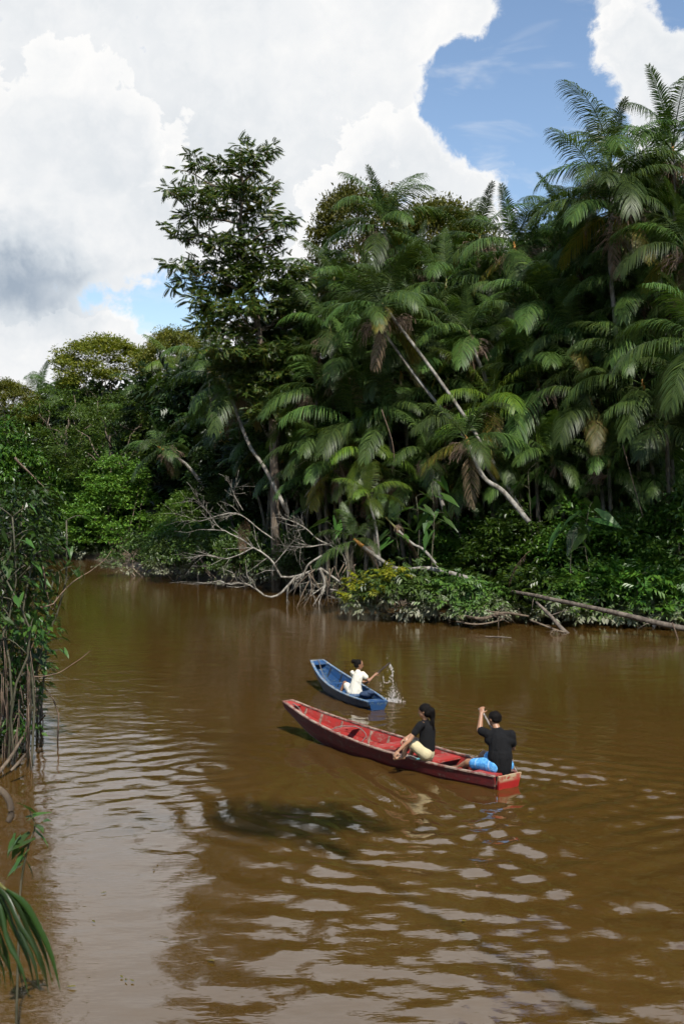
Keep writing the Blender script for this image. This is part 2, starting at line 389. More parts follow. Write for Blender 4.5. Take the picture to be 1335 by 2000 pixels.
def build_river():
    xs = np.concatenate([np.arange(-13, 13.01, 0.066)])
    ys = 6.3 * np.exp(np.arange(0, math.log(44 / 6.3), 0.0037))
    X, Y = np.meshgrid(xs, ys)
    rg = np.random.default_rng(3)
    h = np.zeros_like(X)
    def env(cx, cy, rx, ry, soft=1.0):
        return np.exp(-(((X - cx) / rx) ** 2 + ((Y - cy) / ry) ** 2) ** soft)
    def trains(n, l0, l1, ang, spread, slope, seed):
        g = np.random.default_rng(seed); o = np.zeros_like(X)
        for _ in range(n):
            lam = math.exp(g.uniform(math.log(l0), math.log(l1))); a = math.radians(ang + g.normal(0, spread)); k = 2 * math.pi / lam
            ph = k * (X * math.cos(a) + Y * math.sin(a)) + g.uniform(0, 6.28)
            # each train waxes and wanes so crests are short
            e = 0.5 + 0.5 * np.sin(X * g.uniform(.3, 1.1) + Y * g.uniform(-.5, .5) + g.uniform(0, 6.28)) * np.sin(Y * g.uniform(.3, .9) + g.uniform(0, 6.28))
            o += np.sin(ph) / k * e
        return o * slope / math.sqrt(n / 2)
    # quiet breeze ripples everywhere, travelling across the river
    fine = trains(30, 0.20, 0.55, 78, 40, 0.034, 1)
    mid = trains(22, 0.6, 1.5, 80, 30, 0.022, 2)
    h += fine * np.interp(Y, [8, 14, 40], [0.30, 0.75, 1.0]) + mid * 0.65
    # the boats' swell runs on towards the lower middle of the river
    swell = trains(22, 0.42, 1.0, 72, 60, 0.080, 4) + trains(24, 0.20, 0.42, 65, 60, 0.070, 5)
    h += swell * (env(2.3, 11.5, 3.7, 4.4, 2) * 0.95 + env(0.0, 14.6, 3.0, 3.2, 1) * 0.45)
    h += trains(14, 0.3, 0.7, 105, 22, 0.06, 6) * env(-3.6, 17.5, 2.4, 3.6, 1) * 1.1
    # wake of the red canoe: crests fan out behind the bow on both sides
    for S_, B_, amp, lam0 in ((RED_S, RED_B, 0.021, 0.50), (BLU_S, BLU_B, 0.010, 0.36)):
        u = (B_ - S_).normalized(); L = (B_ - S_).length
        along = (B_.x - X) * u.x + (B_.y - Y) * u.y - 0.9        # metres behind the bow's waterline
        side = (X - B_.x) * u.y - (Y - B_.y) * u.x
        a_ = np.abs(side)
        ph = (a_ - 0.42 * np.maximum(along, 0)) / lam0
        fan = np.sin(2 * math.pi * ph + 0.8 * np.sin(along * 1.7)) * np.exp(-((ph + 0.6) / 2.6) ** 2)
        fan *= np.clip(along / 1.0, 0, 1) * np.exp(-np.maximum(along - 4, 0) / 4.0)
        h += amp * fan * np.interp(a_, [0, 0.5, 4], [0.3, 1, 0.45])
        tr = np.sin(2 * math.pi * (along - L) / 0.6 + 2.0 * a_ ** 2 * 0.25) * np.exp(-(a_ / 1.1) ** 2) * np.clip((along - L + .9) / .5, 0, 1) * np.exp(-np.maximum(along - L, 0) / 2.5)
        h += amp * 0.5 * tr
    # rings where the paddles went in
    for cx, cy, amp, lam, R in ((0.98, 24.0, 0.008, 0.30, 1.0), (3.75, 17.9, 0.012, 0.30, 1.2), (4.4, 16.6, 0.009, 0.36, 1.5), (1.8, 21.4, 0.006, 0.4, 1.5), (-2.2, 18.6, 0.006, 0.5, 1.4)):
        r = np.sqrt((X - cx) ** 2 + (Y - cy) ** 2)
        wob = 1 + 0.25 * np.sin(3 * np.arctan2(Y - cy, X - cx) + cx)
        h += amp * wob * np.cos(2 * math.pi * r / lam) * np.exp(-(r / R) ** 1.5)
    # wide rings spreading from the stern of the red canoe
    r = np.sqrt((X - 2.1) ** 2 + (Y - 17.6) ** 2)
    h += 0.0072 * np.sin(2 * math.pi * (r + 0.22 * np.sin(X * 1.1 + Y * .7) + 0.13 * np.sin(X * 2.3 - Y * 1.9)) / np.interp(r, [0, 9], [0.34, 0.62])) * np.exp(-((r - 3.2) / 3.0) ** 2) * np.clip((18.5 - Y) / 2, 0, 1)
    fade = np.clip((13 - np.abs(X)) / 1.5, 0, 1) * np.clip((44 - Y) / 8, 0, 1) * np.clip((Y - 6.3) / .6, 0, 1)
    h *= fade
    h = np.clip(h, -0.07, 0.07)
    V = np.stack([X, Y, h], -1).reshape(-1, 3); ny, nx = X.shape
    i = np.arange(nx * ny).reshape(ny, nx)
    q = np.stack([i[:-1, :-1], i[:-1, 1:], i[1:, 1:], i[1:, :-1]], -1).reshape(-1, 4)
    # the flat river further out joins the border of the near sheet
    x0, x1, y0, y1 = xs[0], xs[-1], ys[0], ys[-1]; B = 3000.0
    n0 = len(V)
    V = np.vstack([V, [(-B, -B, 0), (B, -B, 0), (B, B, 0), (-B, B, 0), (x0, -B, 0), (x1, -B, 0), (x0, B, 0), (x1, B, 0)]])
    bl, br, tl, tr_ = i[0, 0], i[0, -1], i[-1, 0], i[-1, -1]
    outer = [(n0, n0 + 4, n0 + 6, n0 + 3), (n0 + 5, n0 + 1, n0 + 2, n0 + 7), (n0 + 4, n0 + 5, br, bl), (tl, tr_, n0 + 7, n0 + 6)]
    m, b, p, out = new_mat('river_water')
    pos = b.n('ShaderNodeNewGeometry').outputs['Position']
    sed = b.noise(b.map(pos, (1, 0.5, 1)), 0.22, 4, 0.55)
    b.put(p.inputs['Base Color'], b.mix(b.ss(sed, 0.3, 0.7), (0.056, 0.0288, 0.0062), (0.070, 0.0370, 0.0088)))
    p.inputs['IOR'].default_value = 1.85; p.inputs['Roughness'].default_value = 0.035
    s = b.n('ShaderNodeSeparateXYZ'); b.put(s.inputs[0], pos)
    far = b.ss(s.outputs[1], 14, 45)
    n1 = b.noise(b.map(pos, (1.0, 1.9, 1)), 2.6, 3, 0.5)
    n2 = b.noise(b.map(pos, (0.7, 1.6, 1)), 9.0, 2, 0.5)
    hgt = b.m('ADD', b.m('MULTIPLY', n1, b.m('ADD', 0.20, b.m('MULTIPLY', far, 0.15))), b.m('MULTIPLY', n2, b.m('ADD', 0.14, b.m('MULTIPLY', far, 0.05))))
    b.put(p.inputs['Normal'], b.bump(hgt, 1.0, 0.017))
    tag(link('river', mesh_np('river', V, [q, np.array(outer)], m)), 'muddy brown river with ripples and reflections', kind='structure')
build_river()

# ---------------------------------------------------------------- vegetation kit
def norm(a): return a / (np.linalg.norm(a, axis=-1, keepdims=True) + 1e-9)

LEAF_T = np.array([(0, 0, 0), (0.42, -0.26, 0.05), (1, 0, -0.12), (0.42, 0.26, 0.05)])
LEAF_F = np.array([(0, 1, 2), (0, 2, 3)])
def spray_template(n=9, leaf=0.34, width=0.33, droop=0.5, rg=None):
    """a drooping twig with leaflets in pairs, one unit long"""
    V, F = [], []; k = 0
    for i in range(n):
        t = 0.15 + 0.85 * i / (n - 1); base = np.array([t, 0, -droop * t * t * 0.6])
        for sd in ((-1, 1) if i < n - 1 else (0,)):
            a = sd * 1.0
            d = norm(np.array([math.cos(a), math.sin(a), -0.35 - droop * 0.4])); w = norm(np.cross(d, (0, 0, 1.0))); up = np.cross(w, d)
            L = leaf * (0.75 + 0.4 * math.sin(math.pi * t))
            for lx, ly, lz in LEAF_T: V.append(base + d * lx * L + w * ly * L * width / 0.26 * 0.5 + up * lz * L)
            F += [(k, k + 1, k + 2), (k, k + 2, k + 3)]; k += 4
    return np.array(V), np.array(F)
SPRAY = spray_template()
SPRAY5 = spray_template(4, 0.62, 0.42, 0.3)

def scatter(mb, tpl, P, D, size, rg, roll=0.6, upv=(0, 0, 1.0)):
    """copies of tpl at P pointing along D"""
    TV, TF = tpl; n = len(P); D = norm(D)
    up = np.array(upv) + rg.normal(0, roll, (n, 3)) * 0.5
    Yv = norm(np.cross(up, D)); Zv = np.cross(D, Yv)
    s = np.asarray(size).reshape(-1, 1, 1)
    V = (TV[None, :, 0:1] * D[:, None] + TV[None, :, 1:2] * Yv[:, None] + TV[None, :, 2:3] * Zv[:, None]) * s + P[:, None]
    F = TF[None] + (np.arange(n) * len(TV))[:, None, None]
    mb.add(V.reshape(-1, 3), F.reshape(-1, 3))

def clump_pts(centers, radii, per, rg, flat=0.8, shell=0.45):
    """points and outward directions spread through leafy clumps"""
    P, D = [], []
    for c, r in zip(centers, radii):
        n = max(4, int(per * r * r)); d = norm(rg.normal(0, 1, (n, 3))); d[:, 2] = np.abs(d[:, 2]) * 0.75 + d[:, 2] * 0.25
        rr = r * rg.uniform(0, 1, (n, 1)) ** shell
        P.append(np.array(c) + d * rr * np.array([1, 1, flat])); D.append(d)
    return np.vstack(P), np.vstack(D)

def crown_mesh(name, centers, radii, per, size, mat, rg, tpl=(LEAF_T, LEAF_F), droop=0.25, flat=0.75, roll=0.7):
    P, D = clump_pts(centers, radii, per, rg, flat)
    D = norm(D * np.array([1, 1, 0.5]) + rg.normal(0, 0.35, D.shape) + np.array([0, 0, -droop]))
    mb = MB(); scatter(mb, tpl, P, D, size * rg.uniform(0.65, 1.25, len(P)), rg, roll)
    return mb.mesh(name, mat, smooth=False)

def limb_pts(a, b, rg, sag=0.12, n=6):
    a, b = np.array(a), np.array(b); L = np.linalg.norm(b - a); t = np.linspace(0, 1, n)[:, None]
    off = rg.normal(0, 0.05 * L, (n, 3)); off[0] = off[-1] = 0
    return a + (b - a) * t + np.array([0, 0, -sag * L]) * (t * (1 - t)) * 2 + off

def make_tree(name, h, crown_c, crown_r, nclump, clump_r, per, leaf, mat, seed, trunk_r=0.22, bark='trunk', tpl=(LEAF_T, LEAF_F), droop=0.25, low=-0.35, nlimb=7):
    """a broadleaf tree standing on its own origin"""
    rg = np.random.default_rng(seed); root = thing(name)
    th = rg.uniform(0, 6.283, nclump); zz = rg.uniform(low, 1, nclump); rho = np.sqrt(np.clip(1 - zz * zz, 0.05, 1)) * rg.uniform(0.55, 1.0, nclump) ** 0.6
    C = np.stack([np.cos(th) * rho, np.sin(th) * rho, zz * rg.uniform(0.75, 1.05, nclump)], 1) * np.array(crown_r) + np.array(crown_c)
    R = clump_r * rg.uniform(0.65, 1.3, nclump)
    link('crown', crown_mesh(name + '_crown', C, R, per, leaf, mat, rg, tpl, droop), root)
    top = np.array(crown_c) + np.array([0, 0, crown_r[2] * 0.3])
    tp = spline([(0, 0, -0.6), (rg.normal(0, .15), rg.normal(0, .15), h * .3), (top[0] * .6, top[1] * .6, h * .6), top], 12)
    MB().tube(tp, np.linspace(trunk_r, trunk_r * 0.3, 12), 8).obj('trunk', M[bark], root)
    for k in range(nlimb):
        j = int(rg.integers(0, nclump)); a = tp[int(rg.integers(5, 10))]
        MB().tube(limb_pts(a, C[j], rg), np.linspace(trunk_r * 0.38, 0.025, 6), 5).obj('limb', M[bark], root)
    return root

def make_bush(name, rx, ry, h, nclump, clump_r, per, leaf, mat, seed, tpl=(LEAF_T, LEAF_F), droop=0.3, fresh=0):
    rg = np.random.default_rng(seed); root = thing(name)
    th = rg.uniform(0, 6.283, nclump); zz = rg.uniform(0.0, 1, nclump) ** 0.8; rho = np.sqrt(np.clip(1 - zz * zz, 0, 1)) * rg.uniform(0.35, 1.0, nclump) ** 0.5
    lump = 1 + 0.22 * np.sin(3 * th + rg.uniform(0, 6)) * np.cos(2 * th)
    C = np.stack([np.cos(th) * rho * rx * lump, np.sin(th) * rho * ry * lump, 0.12 + zz * (h - clump_r * 0.6) * lump], 1)
    R = clump_r * rg.uniform(0.6, 1.35, nclump)
    link('foliage', crown_mesh(name + '_foliage', C, R, per, leaf, mat, rg, tpl, droop), root)
    if fresh:
        j = np.argsort(-(C[:, 2] - .8 * C[:, 1] - .7 * C[:, 0]))[:fresh]; keep = C[j] * np.array([1.05, 1.05, 1.0]) + np.array([0, 0, clump_r * .55])
        link('new_shoots', crown_mesh(name + '_shoots', keep, R[j] * 0.75, per * 1.8, leaf * 0.8, M['fresh'], rg, tpl, 0.0), root)['kind'] = 'stuff'
    for k in range(6):
        j = int(rg.integers(0, nclump))
        MB().tube(limb_pts((rg.normal(0, .15 * rx), rg.normal(0, .15 * ry), -0.5), C[j], rg, -0.1), np.linspace(0.05, 0.012, 6), 5).obj('branch', M['trunk'], root)
    return root

# ---- palm parts, shared between palms
def frond_mesh(name, elev, length, bend, seed, mat, npair=64, leaflet=0.72, hang=1.0, ragged=0.0, width=0.031):
    """pinnate frond in the XZ plane leaving the origin at angle elev; leaflets hang under gravity"""
    rg = np.random.default_rng(seed); ns = 40
    a = math.radians(elev) - math.radians(bend) * np.linspace(0, 1, ns) ** 1.35
    step = length / (ns - 1)
    R = np.zeros((ns, 3)); R[1:, 0] = np.cumsum(np.cos(a[:-1])) * step; R[1:, 2] = np.cumsum(np.sin(a[:-1])) * step
    R[:, 1] = 0.06 * length * np.sin(np.linspace(0, 2.2, ns) + rg.uniform(0, 6)) * np.linspace(0, 1, ns) * rg.uniform(-1, 1)
    T = norm(np.gradient(R, axis=0))
    mb = MB()
    idx = [0, 5, 10, 16, 22, 28, 34, 39]
    mb.tube(R[idx], np.interp(np.array(idx) / 39, [0, .15, 1], [0.032, 0.022, 0.005]), 5, caps=False)
    ts = np.linspace(0.13, 0.995, npair)
    V, F3, F4 = [], [], []; k = 0
    g = np.array([0, 0, -1.0])
    for t in ts:
        fi = t * (ns - 1); i = int(min(fi, ns - 2)); f = fi - i
        p = R[i] * (1 - f) + R[i + 1] * f; tg = T[i]
        sdv = norm(np.cross(tg, (0, 0, 1.0)) if abs(tg[2]) < .97 else np.array([0, -1.0, 0])); upv = np.cross(sdv, tg)
        prof = (0.45 + 0.62 * math.sin(math.pi * min(1, 0.15 + t * 0.82))) * (1.0 if t < 0.93 else 0.72)
        for sd in (-1, 1):
            if ragged and rg.random() < ragged: continue
            L = leaflet * prof * rg.uniform(0.88, 1.1)
            fw = 0.35 + 0.75 * t + rg.normal(0, 0.07)
            d = norm(sdv * sd * 0.95 + tg * fw + upv * rg.uniform(0.05, 0.30))
            h_ = hang * rg.uniform(0.8, 1.2)
            d1 = norm(d + g * 0.35 * h_); d2 = norm(d + g * 0.95 * h_); d3 = norm(d + g * 1.9 * h_)
            q0 = p; q1 = q0 + d1 * L * .33; q2 = q1 + d2 * L * .33; q3 = q2 + d3 * L * .34
            wv = norm(tg - d1 * np.dot(tg, d1)) * width * (0.6 + .5 * prof)
            V += [q0 - wv * .25, q0 + wv * .25, q1 - wv * .5, q1 + wv * .5, q2 - wv * .42, q2 + wv * .42, q3]
            F4 += [(k, k + 1, k + 3, k + 2), (k + 2, k + 3, k + 5, k + 4)]; F3 += [(k + 4, k + 5, k + 6)]; k += 7
    mb.add(np.array(V), F3, F4)
    return mb.mesh(name, mat)

ELEVS = [(80, 22), (72, 52), (56, 76), (40, 90), (24, 84), (10, 74), (-6, 60), (-26, 44), (-50, 28)]
FR = {}
for key in ('palm', 'palm_bright', 'palm_yellow', 'palm_dead'):
    for i, (e, bd) in enumerate(ELEVS):
        if key in ('palm_yellow',) and i < 4: continue
        if key == 'palm_dead' and i < 7: continue
        for v in range(2 if key == 'palm' else 1):
            FR[key, i, v] = frond_mesh('%s_frond_%d%d' % (key, i, v), e + (v * 6 - 3), 1.0 * (0.75 if i == 0 else 1) * 3.3, bd + v * 14, 100 + i * 7 + v, M[key],
                                       leaflet=0.42 if i == 0 else 0.96, hang=(0.3 if i == 0 else 0.7 if i < 3 else 0.9), ragged=0.25 if key == 'palm_dead' else 0.03)
def broom_mesh(name, seed):
    rg = np.random.default_rng(seed); mb = MB()
    mb.tube([(0, 0, 0), (0.12, 0, 0.02), (0.24, 0, 0.0)], [0.03, 0.025, 0.02], 5)
    for _ in range(46):
        b0 = np.array([rg.uniform(0.05, 0.24), 0, 0.0]); d = norm(np.array([rg.uniform(0.2, 1), rg.normal(0, .55), rg.uniform(-.35, .75)])); L = rg.uniform(.35, .62)
        p1 = b0 + d * L * .5; p2 = p1 + norm(d + np.array([0, 0, -.7])) * L * .35; p3 = p2 + norm(d + np.array([0, 0, -1.8])) * L * .3
        mb.tube([b0, p1, p2, p3], [.008, .007, .006, .004], 3, caps=False)
    return mb.mesh(name, M['broom'])
BROOMS = [broom_mesh('broom%d' % i, 40 + i) for i in range(3)]
def sheath_mesh(name, seed):
    """dry leaf sheath and shredded dead frond hanging down the stem"""
    rg = np.random.default_rng(seed); mb = MB()
    for _ in range(20):
        x = rg.normal(0.12, .07); y = rg.normal(0, .08); L = rg.uniform(.7, 1.5)
        p = [np.array([x * .4, y * .4, 0.05]), np.array([x, y, -.3 * L]), np.array([x + rg.normal(0, .05), y + rg.normal(0, .05), -.65 * L]), np.array([x + rg.normal(0, .09), y + rg.normal(0, .09), -L])]
        w = norm(np.array([rg.normal(), rg.normal(), 0])) * rg.uniform(.03, .07); V = []
        for j, q in enumerate(p): V += [q - w * (1 - .28 * j), q + w * (1 - .28 * j)]
        mb.add(V, None, [(0, 1, 3, 2), (2, 3, 5, 4), (4, 5, 7, 6)])
    return mb.mesh(name, M['palm_dead'])
SHEATHS = [sheath_mesh('sheath%d' % i, 70 + i) for i in range(2)]

PALMS = []
def make_palm(crown, base, seed, size=1.0, nf=12, key='palm', bow=None, yellow=1, dead=1, brooms=1, r=0.085, orange=False, shaft=0.8, low=8, label=None, az0=None, bark='trunk_palm', spear=True, row=None):
    rg = np.random.default_rng(seed); crown = Vector(crown); base = Vector(base)
    root = thing('palm', base, label, 'palm tree', 'palms of the riverside forest')
    c = crown - base
    bow = Vector(bow) if bow is not None else Vector((rg.normal(0, .25), rg.normal(0, .2), 0)) + Vector((-c.x * .12, -c.y * .12, 0))
    mid = c * 0.5 + bow
    tp = spline([(0, 0, -0.4) if c.z > 1 else (0, 0, -.1), mid * 0.55 + c * .02, mid * 1.02, c * 0.78 + bow * 0.55, c], 16)
    n_s = max(2, int(round(16 * min(.3, shaft / max(c.length, .1)))))
    MB().tube(tp[:17 - n_s], np.linspace(r * 1.15, r * 0.85, 17 - n_s), 8).obj('trunk', M[bark], root)
    MB().tube(spline(tp[16 - n_s:], 5) if n_s > 2 else tp[16 - n_s:], np.linspace(r * 1.1, r * .55, 5 if n_s > 2 else n_s), 8).obj('crownshaft', M['shaft_orange' if orange else 'shaft'], root)
    a0 = rg.uniform(0, 6.28) if az0 is None else az0; top = Vector(tp[-1]); dirv = (Vector(tp[-1]) - Vector(tp[-3])).normalized()
    for k in range(nf):
        if k == 0 and spear: i = 0
        else: i = 1 + int(round((k - 1) / max(1, nf - 2) * (low - 2))); 
        i = min(i, 7)
        kk = key; az = a0 + k * 2.39996 + rg.normal(0, .18)
        if yellow and k >= nf - yellow and i >= 4: kk = 'palm_yellow'
        v = int(rg.integers(0, 2)) if kk == 'palm' else 0
        s = size * rg.uniform(.85, 1.12) * (.75 if kk == 'palm_yellow' else 1)
        link('frond', FR[kk, i, v], root, top - dirv * (.05 + .028 * k) * size, (rg.normal(0, .10), rg.normal(0, .07), az), s)
    for k in range(dead):
        link('dead_frond', FR['palm_dead', 8 if rg.random() < .6 else 7, 0], root, top - dirv * .7 * size, (rg.normal(0, .15), rg.uniform(.1, .5), rg.uniform(0, 6.28)), size * rg.uniform(.5, .8))
    for k in range(brooms):
        link('flower_broom', BROOMS[int(rg.integers(0, 3))], root, top - dirv * (.75 + .15 * k) * max(.6, size), (0, rg.uniform(-.2, .5), rg.uniform(0, 6.28)), size * rg.uniform(1.3, 1.9))
    if rg.random() < .4:
        link('leaf_sheath', SHEATHS[int(rg.integers(0, 2))], root, top - dirv * (.8) * size, (0, 0, rg.uniform(0, 6.28)), size * rg.uniform(.7, 1.1))
    PALMS.append((root, PX(crown), label))
    return root

def P(cx, cy, D, bx, by, seed, Db=None, z0=None, **k):
    """a palm whose crown and foot stand behind these photo pixels"""
    c = W(cx, cy, D); b_ = W(bx, by, Db or D)
    if z0 is not None: b_.z = z0
    return make_palm(c, b_, seed, **k)

# ---------------------------------------------------------------- the forest on the far bank
def foot(cx, D, lean=0, z=0.45):
    return Vector(((cx + lean - 667.5) * D / FPX, D, z))
# palms one can single out in the photograph
P(742, 588, 46.5, 1032, 1000, 1, Db=44.5, bow=(-0.5, 0, 0.9), nf=13, size=1.0, label='long pale-stemmed palm leaning far left across the middle of the forest', r=.066, yellow=2, brooms=2)
P(722, 610, 47.2, 1012, 985, 2, Db=45.2, bow=(-0.7, 0, 0.7), nf=8, size=.85, label='darker palm stem crossing beside the long leaning pale palm', r=.06, brooms=1)
P(908, 850, 44, 1032, 998, 3, Db=42.5, nf=11, size=.85, label='low palm with orange crownshaft and curved stem above the bushes', orange=True, yellow=2, brooms=2, bow=(-.4, 0, -.25))
P(442, 745, 55, 562, 985, 4, Db=53, nf=12, size=1.0, label='pale leaning palm with brown hanging sheath beside the tall tree', brooms=2, dead=2, bow=(-.3, 0, -.2))
P(478, 725, 57.5, 578, 960, 5, nf=10, size=.95, label='thin palm stem leaning behind the one left of the tall tree', bow=(-.2, 0, 0))
P(308, 872, 67, 400, 938, 6, nf=9, size=.85, label='short palm with yellow crownshaft leaning out beside the round bush', orange=True, brooms=2, bow=(-.2, 0, .3), yellow=0)
P(716, 962, 42.5, 742, 1085, 7, nf=10, size=.50, key='palm_bright', label='small bright yellow-green palm in front of the dead branches', yellow=0, dead=0, brooms=0, shaft=.4, r=.05)
P(690, 1052, 42, 930, 1112, 8, Db=41.2, nf=8, size=.55, key='palm', label='fallen palm lying low with its stem level above the water', bow=(-.5, 0, -.55), orange=True, yellow=1, dead=1, brooms=1, r=.075)
P(752, 1010, 43, 862, 1095, 9, Db=42, nf=5, size=.34, label='thin bare palm stem leaning down behind the fallen palm', yellow=0, dead=0, brooms=1, r=.05, bow=(0, 0, -.2))
P(1192, 318, 44.5, 1212, 760, 10, Db=45, nf=16, size=1.12, label='tallest full palm crown at upper right below the cloud', brooms=2, orange=True)
P(1312, 280, 45.5, 1330, 800, 11, nf=16, size=1.15, label='tallest palm at the right edge of the picture', brooms=2, orange=True)
P(1185, 400, 43.5, 1290, 640, 12, Db=45, nf=13, size=1.05, label='palm with brown flower brooms under the tallest crown', brooms=3, yellow=2)
P(1362, 655, 36.5, 1400, 1120, 13, nf=13, size=1.12, label='near palm at the right edge with long glossy arching fronds', az0=2.9, yellow=0, brooms=0, dead=0, key='palm_bright' if False else 'palm')
P(748, 428, 55, 770, 800, 14, nf=15, size=1.05, label='palm crown rising in front of the olive round-topped tree', brooms=1)
P(915, 645, 47.5, 960, 765, 15, nf=11, size=.92, label='palm with two pale flower brooms on a thin leaning stem', brooms=3, bow=(-.1, 0, 0))
P(832, 880, 46, 870, 990, 16, nf=9, size=.7, label='small low palm with a pale broom below the long leaning stem', brooms=2)
P(1335, 470, 41.5, 1360, 1000, 17, nf=12, size=1.0, label='palm of mid height at the right edge under the tallest one', yellow=2)

# the rest of the palm stand
SKY_X = [250, 330, 430, 520, 600, 640, 740, 830, 930, 1010, 1080, 1140, 1335]
SKY_Y = [760, 760, 700, 640, 560, 500, 470, 490, 480, 440, 400, 380, 350]
rest = [(930, 462, 53), (1012, 470, 49), (1125, 500, 46), (868, 560, 51), (1060, 590, 46), (1235, 560, 43), (642, 640, 51), (655, 520, 55), (580, 640, 55),
        (800, 660, 49), (980, 640, 47), (1120, 660, 44), (1230, 690, 42), (560, 790, 51), (625, 750, 50), (690, 720, 49), (610, 850, 49), (690, 820, 48), (765, 800, 47),
        (780, 720, 48.5), (870, 740, 47), (960, 780, 45), (1050, 740, 44.5), (1150, 790, 42.5), (1000, 560, 49), (830, 500, 55), (1270, 430, 45), (1090, 430, 48),
        (560, 700, 54), (1285, 800, 40.5), (980, 880, 44.5), (1090, 880, 43.0), (400, 700, 58), (345, 720, 64), (360, 800, 60), (290, 770, 70), (425, 850, 56),
        (500, 840, 55), (555, 880, 51), (120, 900, 84), (75, 770, 104), (160, 790, 98), (20, 920, 72), (720, 880, 47), (1180, 900, 42.0), (250, 840, 76), (660, 900, 48), (1290, 640, 43), (1040, 500, 50), (900, 520, 56),
        (1290, 345, 47), (1240, 390, 48), (1340, 395, 45), (1150, 430, 50), (1270, 500, 44.5), (1330, 560, 42), (1200, 520, 46), (1090, 680, 46), (1170, 720, 43.5), (1260, 740, 41.5), (1335, 750, 39.5), (1030, 660, 47), (890, 680, 49), (740, 660, 51), (800, 600, 52), (950, 560, 52), (640, 935, 49), (800, 930, 47), (880, 935, 46.5), (950, 930, 45.5), (720, 930, 48), (1020, 945, 44.5), (575, 935, 54), (1120, 950, 43.5), (1210, 960, 42.5), (1290, 930, 42), (600, 700, 55), (530, 860, 57), (470, 900, 60),
        (770, 540, 53), (700, 570, 53), (1180, 590, 46), (1300, 560, 46), (940, 720, 48.5), (840, 800, 48.5), (640, 560, 57)]
for i, (cx, cy, D) in enumerate(rest):
    rg = np.random.default_rng(500 + i)
    cx += rg.normal(0, 8); cy += rg.normal(0, 8)
    D += 1.6 if D < 60 else 0
    if cx < 600: D = max(D, np.interp(cx, [0, 250, 330, 390, 420, 500, 600], [90, 90, 84, 80, 66, 59, 55.5]))
    make_palm(W(cx, cy, D), foot(cx, D + rg.normal(0, .6), rg.uniform(-10, 60)), 600 + i, size=rg.uniform(.74, 1.06) * (0.85 if cy > 840 else 1) * (1.25 if cx < 400 else 1), nf=int(rg.integers(10, 14)),
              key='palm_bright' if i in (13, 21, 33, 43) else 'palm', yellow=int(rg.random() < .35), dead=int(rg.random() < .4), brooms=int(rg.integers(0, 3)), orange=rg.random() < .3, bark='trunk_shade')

# tall slender tree left of the middle, its crown clump by clump
def tall_tree():
    rg = np.random.default_rng(21); D = 54.0
    Z = lambda x, y, dy=0.0: np.array(W(280 + x / 3.178, 250 + y / 3.178, D + dy))
    cl = [(600, 110, 45), (600, 170, 60), (690, 190, 85), (770, 150, 50), (800, 115, 28), (620, 270, 115), (480, 260, 85), (345, 250, 70), (320, 190, 45), (285, 165, 30), (225, 260, 32), (215, 410, 85), (150, 385, 45), (330, 430, 105), (480, 400, 120),
          (640, 420, 115), (760, 400, 75), (810, 350, 30), (300, 560, 100), (440, 540, 115), (590, 540, 90), (740, 540, 105), (860, 590, 85), (935, 560, 35), (130, 615, 35), (215, 625, 50), (240, 690, 70), (350, 690, 95), (480, 740, 105), (760, 720, 95), (870, 680, 60),
          (160, 850, 45), (240, 870, 70), (350, 860, 95), (480, 870, 115), (620, 880, 115), (760, 850, 105), (880, 890, 115), (270, 960, 70), (180, 1000, 35), (420, 1000, 125), (560, 1020, 135), (720, 990, 135), (880, 1010, 115), (340, 1080, 90), (450, 1140, 135), (600, 1150, 145),
          (760, 1140, 145), (900, 1140, 125), (970, 960, 85), (520, 1270, 145), (680, 1290, 155), (850, 1290, 145), (400, 1240, 110), (980, 1200, 120), (460, 1390, 120), (620, 1420, 140), (800, 1420, 140), (940, 1400, 120), (560, 400, 90), (560, 700, 90), (680, 640, 80), (640, 780, 100), (560, 930, 110), (700, 1500, 150), (560, 1520, 140), (850, 1540, 150), (700, 1640, 150), (860, 1680, 140), (760, 1780, 140)]
    base = Vector((W(540, 1000, D).x, D, 0.4)); root = thing('tall_tree', base, 'tall slender dark tree with drooping compound leaves against the white cloud', 'tree')
    C = np.array([Z(x, y, rg.normal(0, 1.3)) for x, y, r in cl]) - np.array(base); R = np.array([r for *_, r in cl]) / 3.178 * D / FPX
    P_, Dv = clump_pts(C, R * .95, 160, rg, 1.0, 0.5)
    Dv = norm(Dv * np.array([1, 1, .7]) + rg.normal(0, .45, Dv.shape) + np.array([0, 0, -.10]))
    mb = MB(); scatter(mb, SPRAY, P_, Dv, rg.uniform(.30, .56, len(P_)), rg, .5); link('crown', mb.mesh('tall_crown', M['tall'], False), root)
    k = [i for i in range(len(cl)) if (cl[i][0], cl[i][1]) in ((640, 420), (740, 540), (560, 1020), (760, 400), (590, 540))]
    P_, Dv = clump_pts(C[k] + np.array([0, -.5, 0]), R[k] * .8, 26, rg, .8)
    mb = MB(); scatter(mb, SPRAY, P_, Dv, rg.uniform(.35, .6, len(P_)), rg, .5); link('old_foliage', mb.mesh('tall_old', M['palm_yellow'], False), root)
    tp = spline([np.zeros(3) + (0, 0, -.5)] + [Z(x, y) - np.array(base) for x, y in ((800, 1750), (735, 1400), (690, 1100), (640, 850), (600, 640), (615, 400), (603, 170))], 24)
    MB().tube(tp, np.linspace(.22, .04, 24), 8).obj('trunk', M['trunk'], root)
    for i in range(0, len(cl), 2):
        z = C[i][2]; j = int(np.clip(np.argmin(np.abs(tp[:, 2] - (z - .9))), 6, 22))
        MB().tube(limb_pts(tp[j], C[i], rg, .1), np.linspace(.07, .015, 6), 5).obj('limb', M['trunk'], root)
tall_tree()

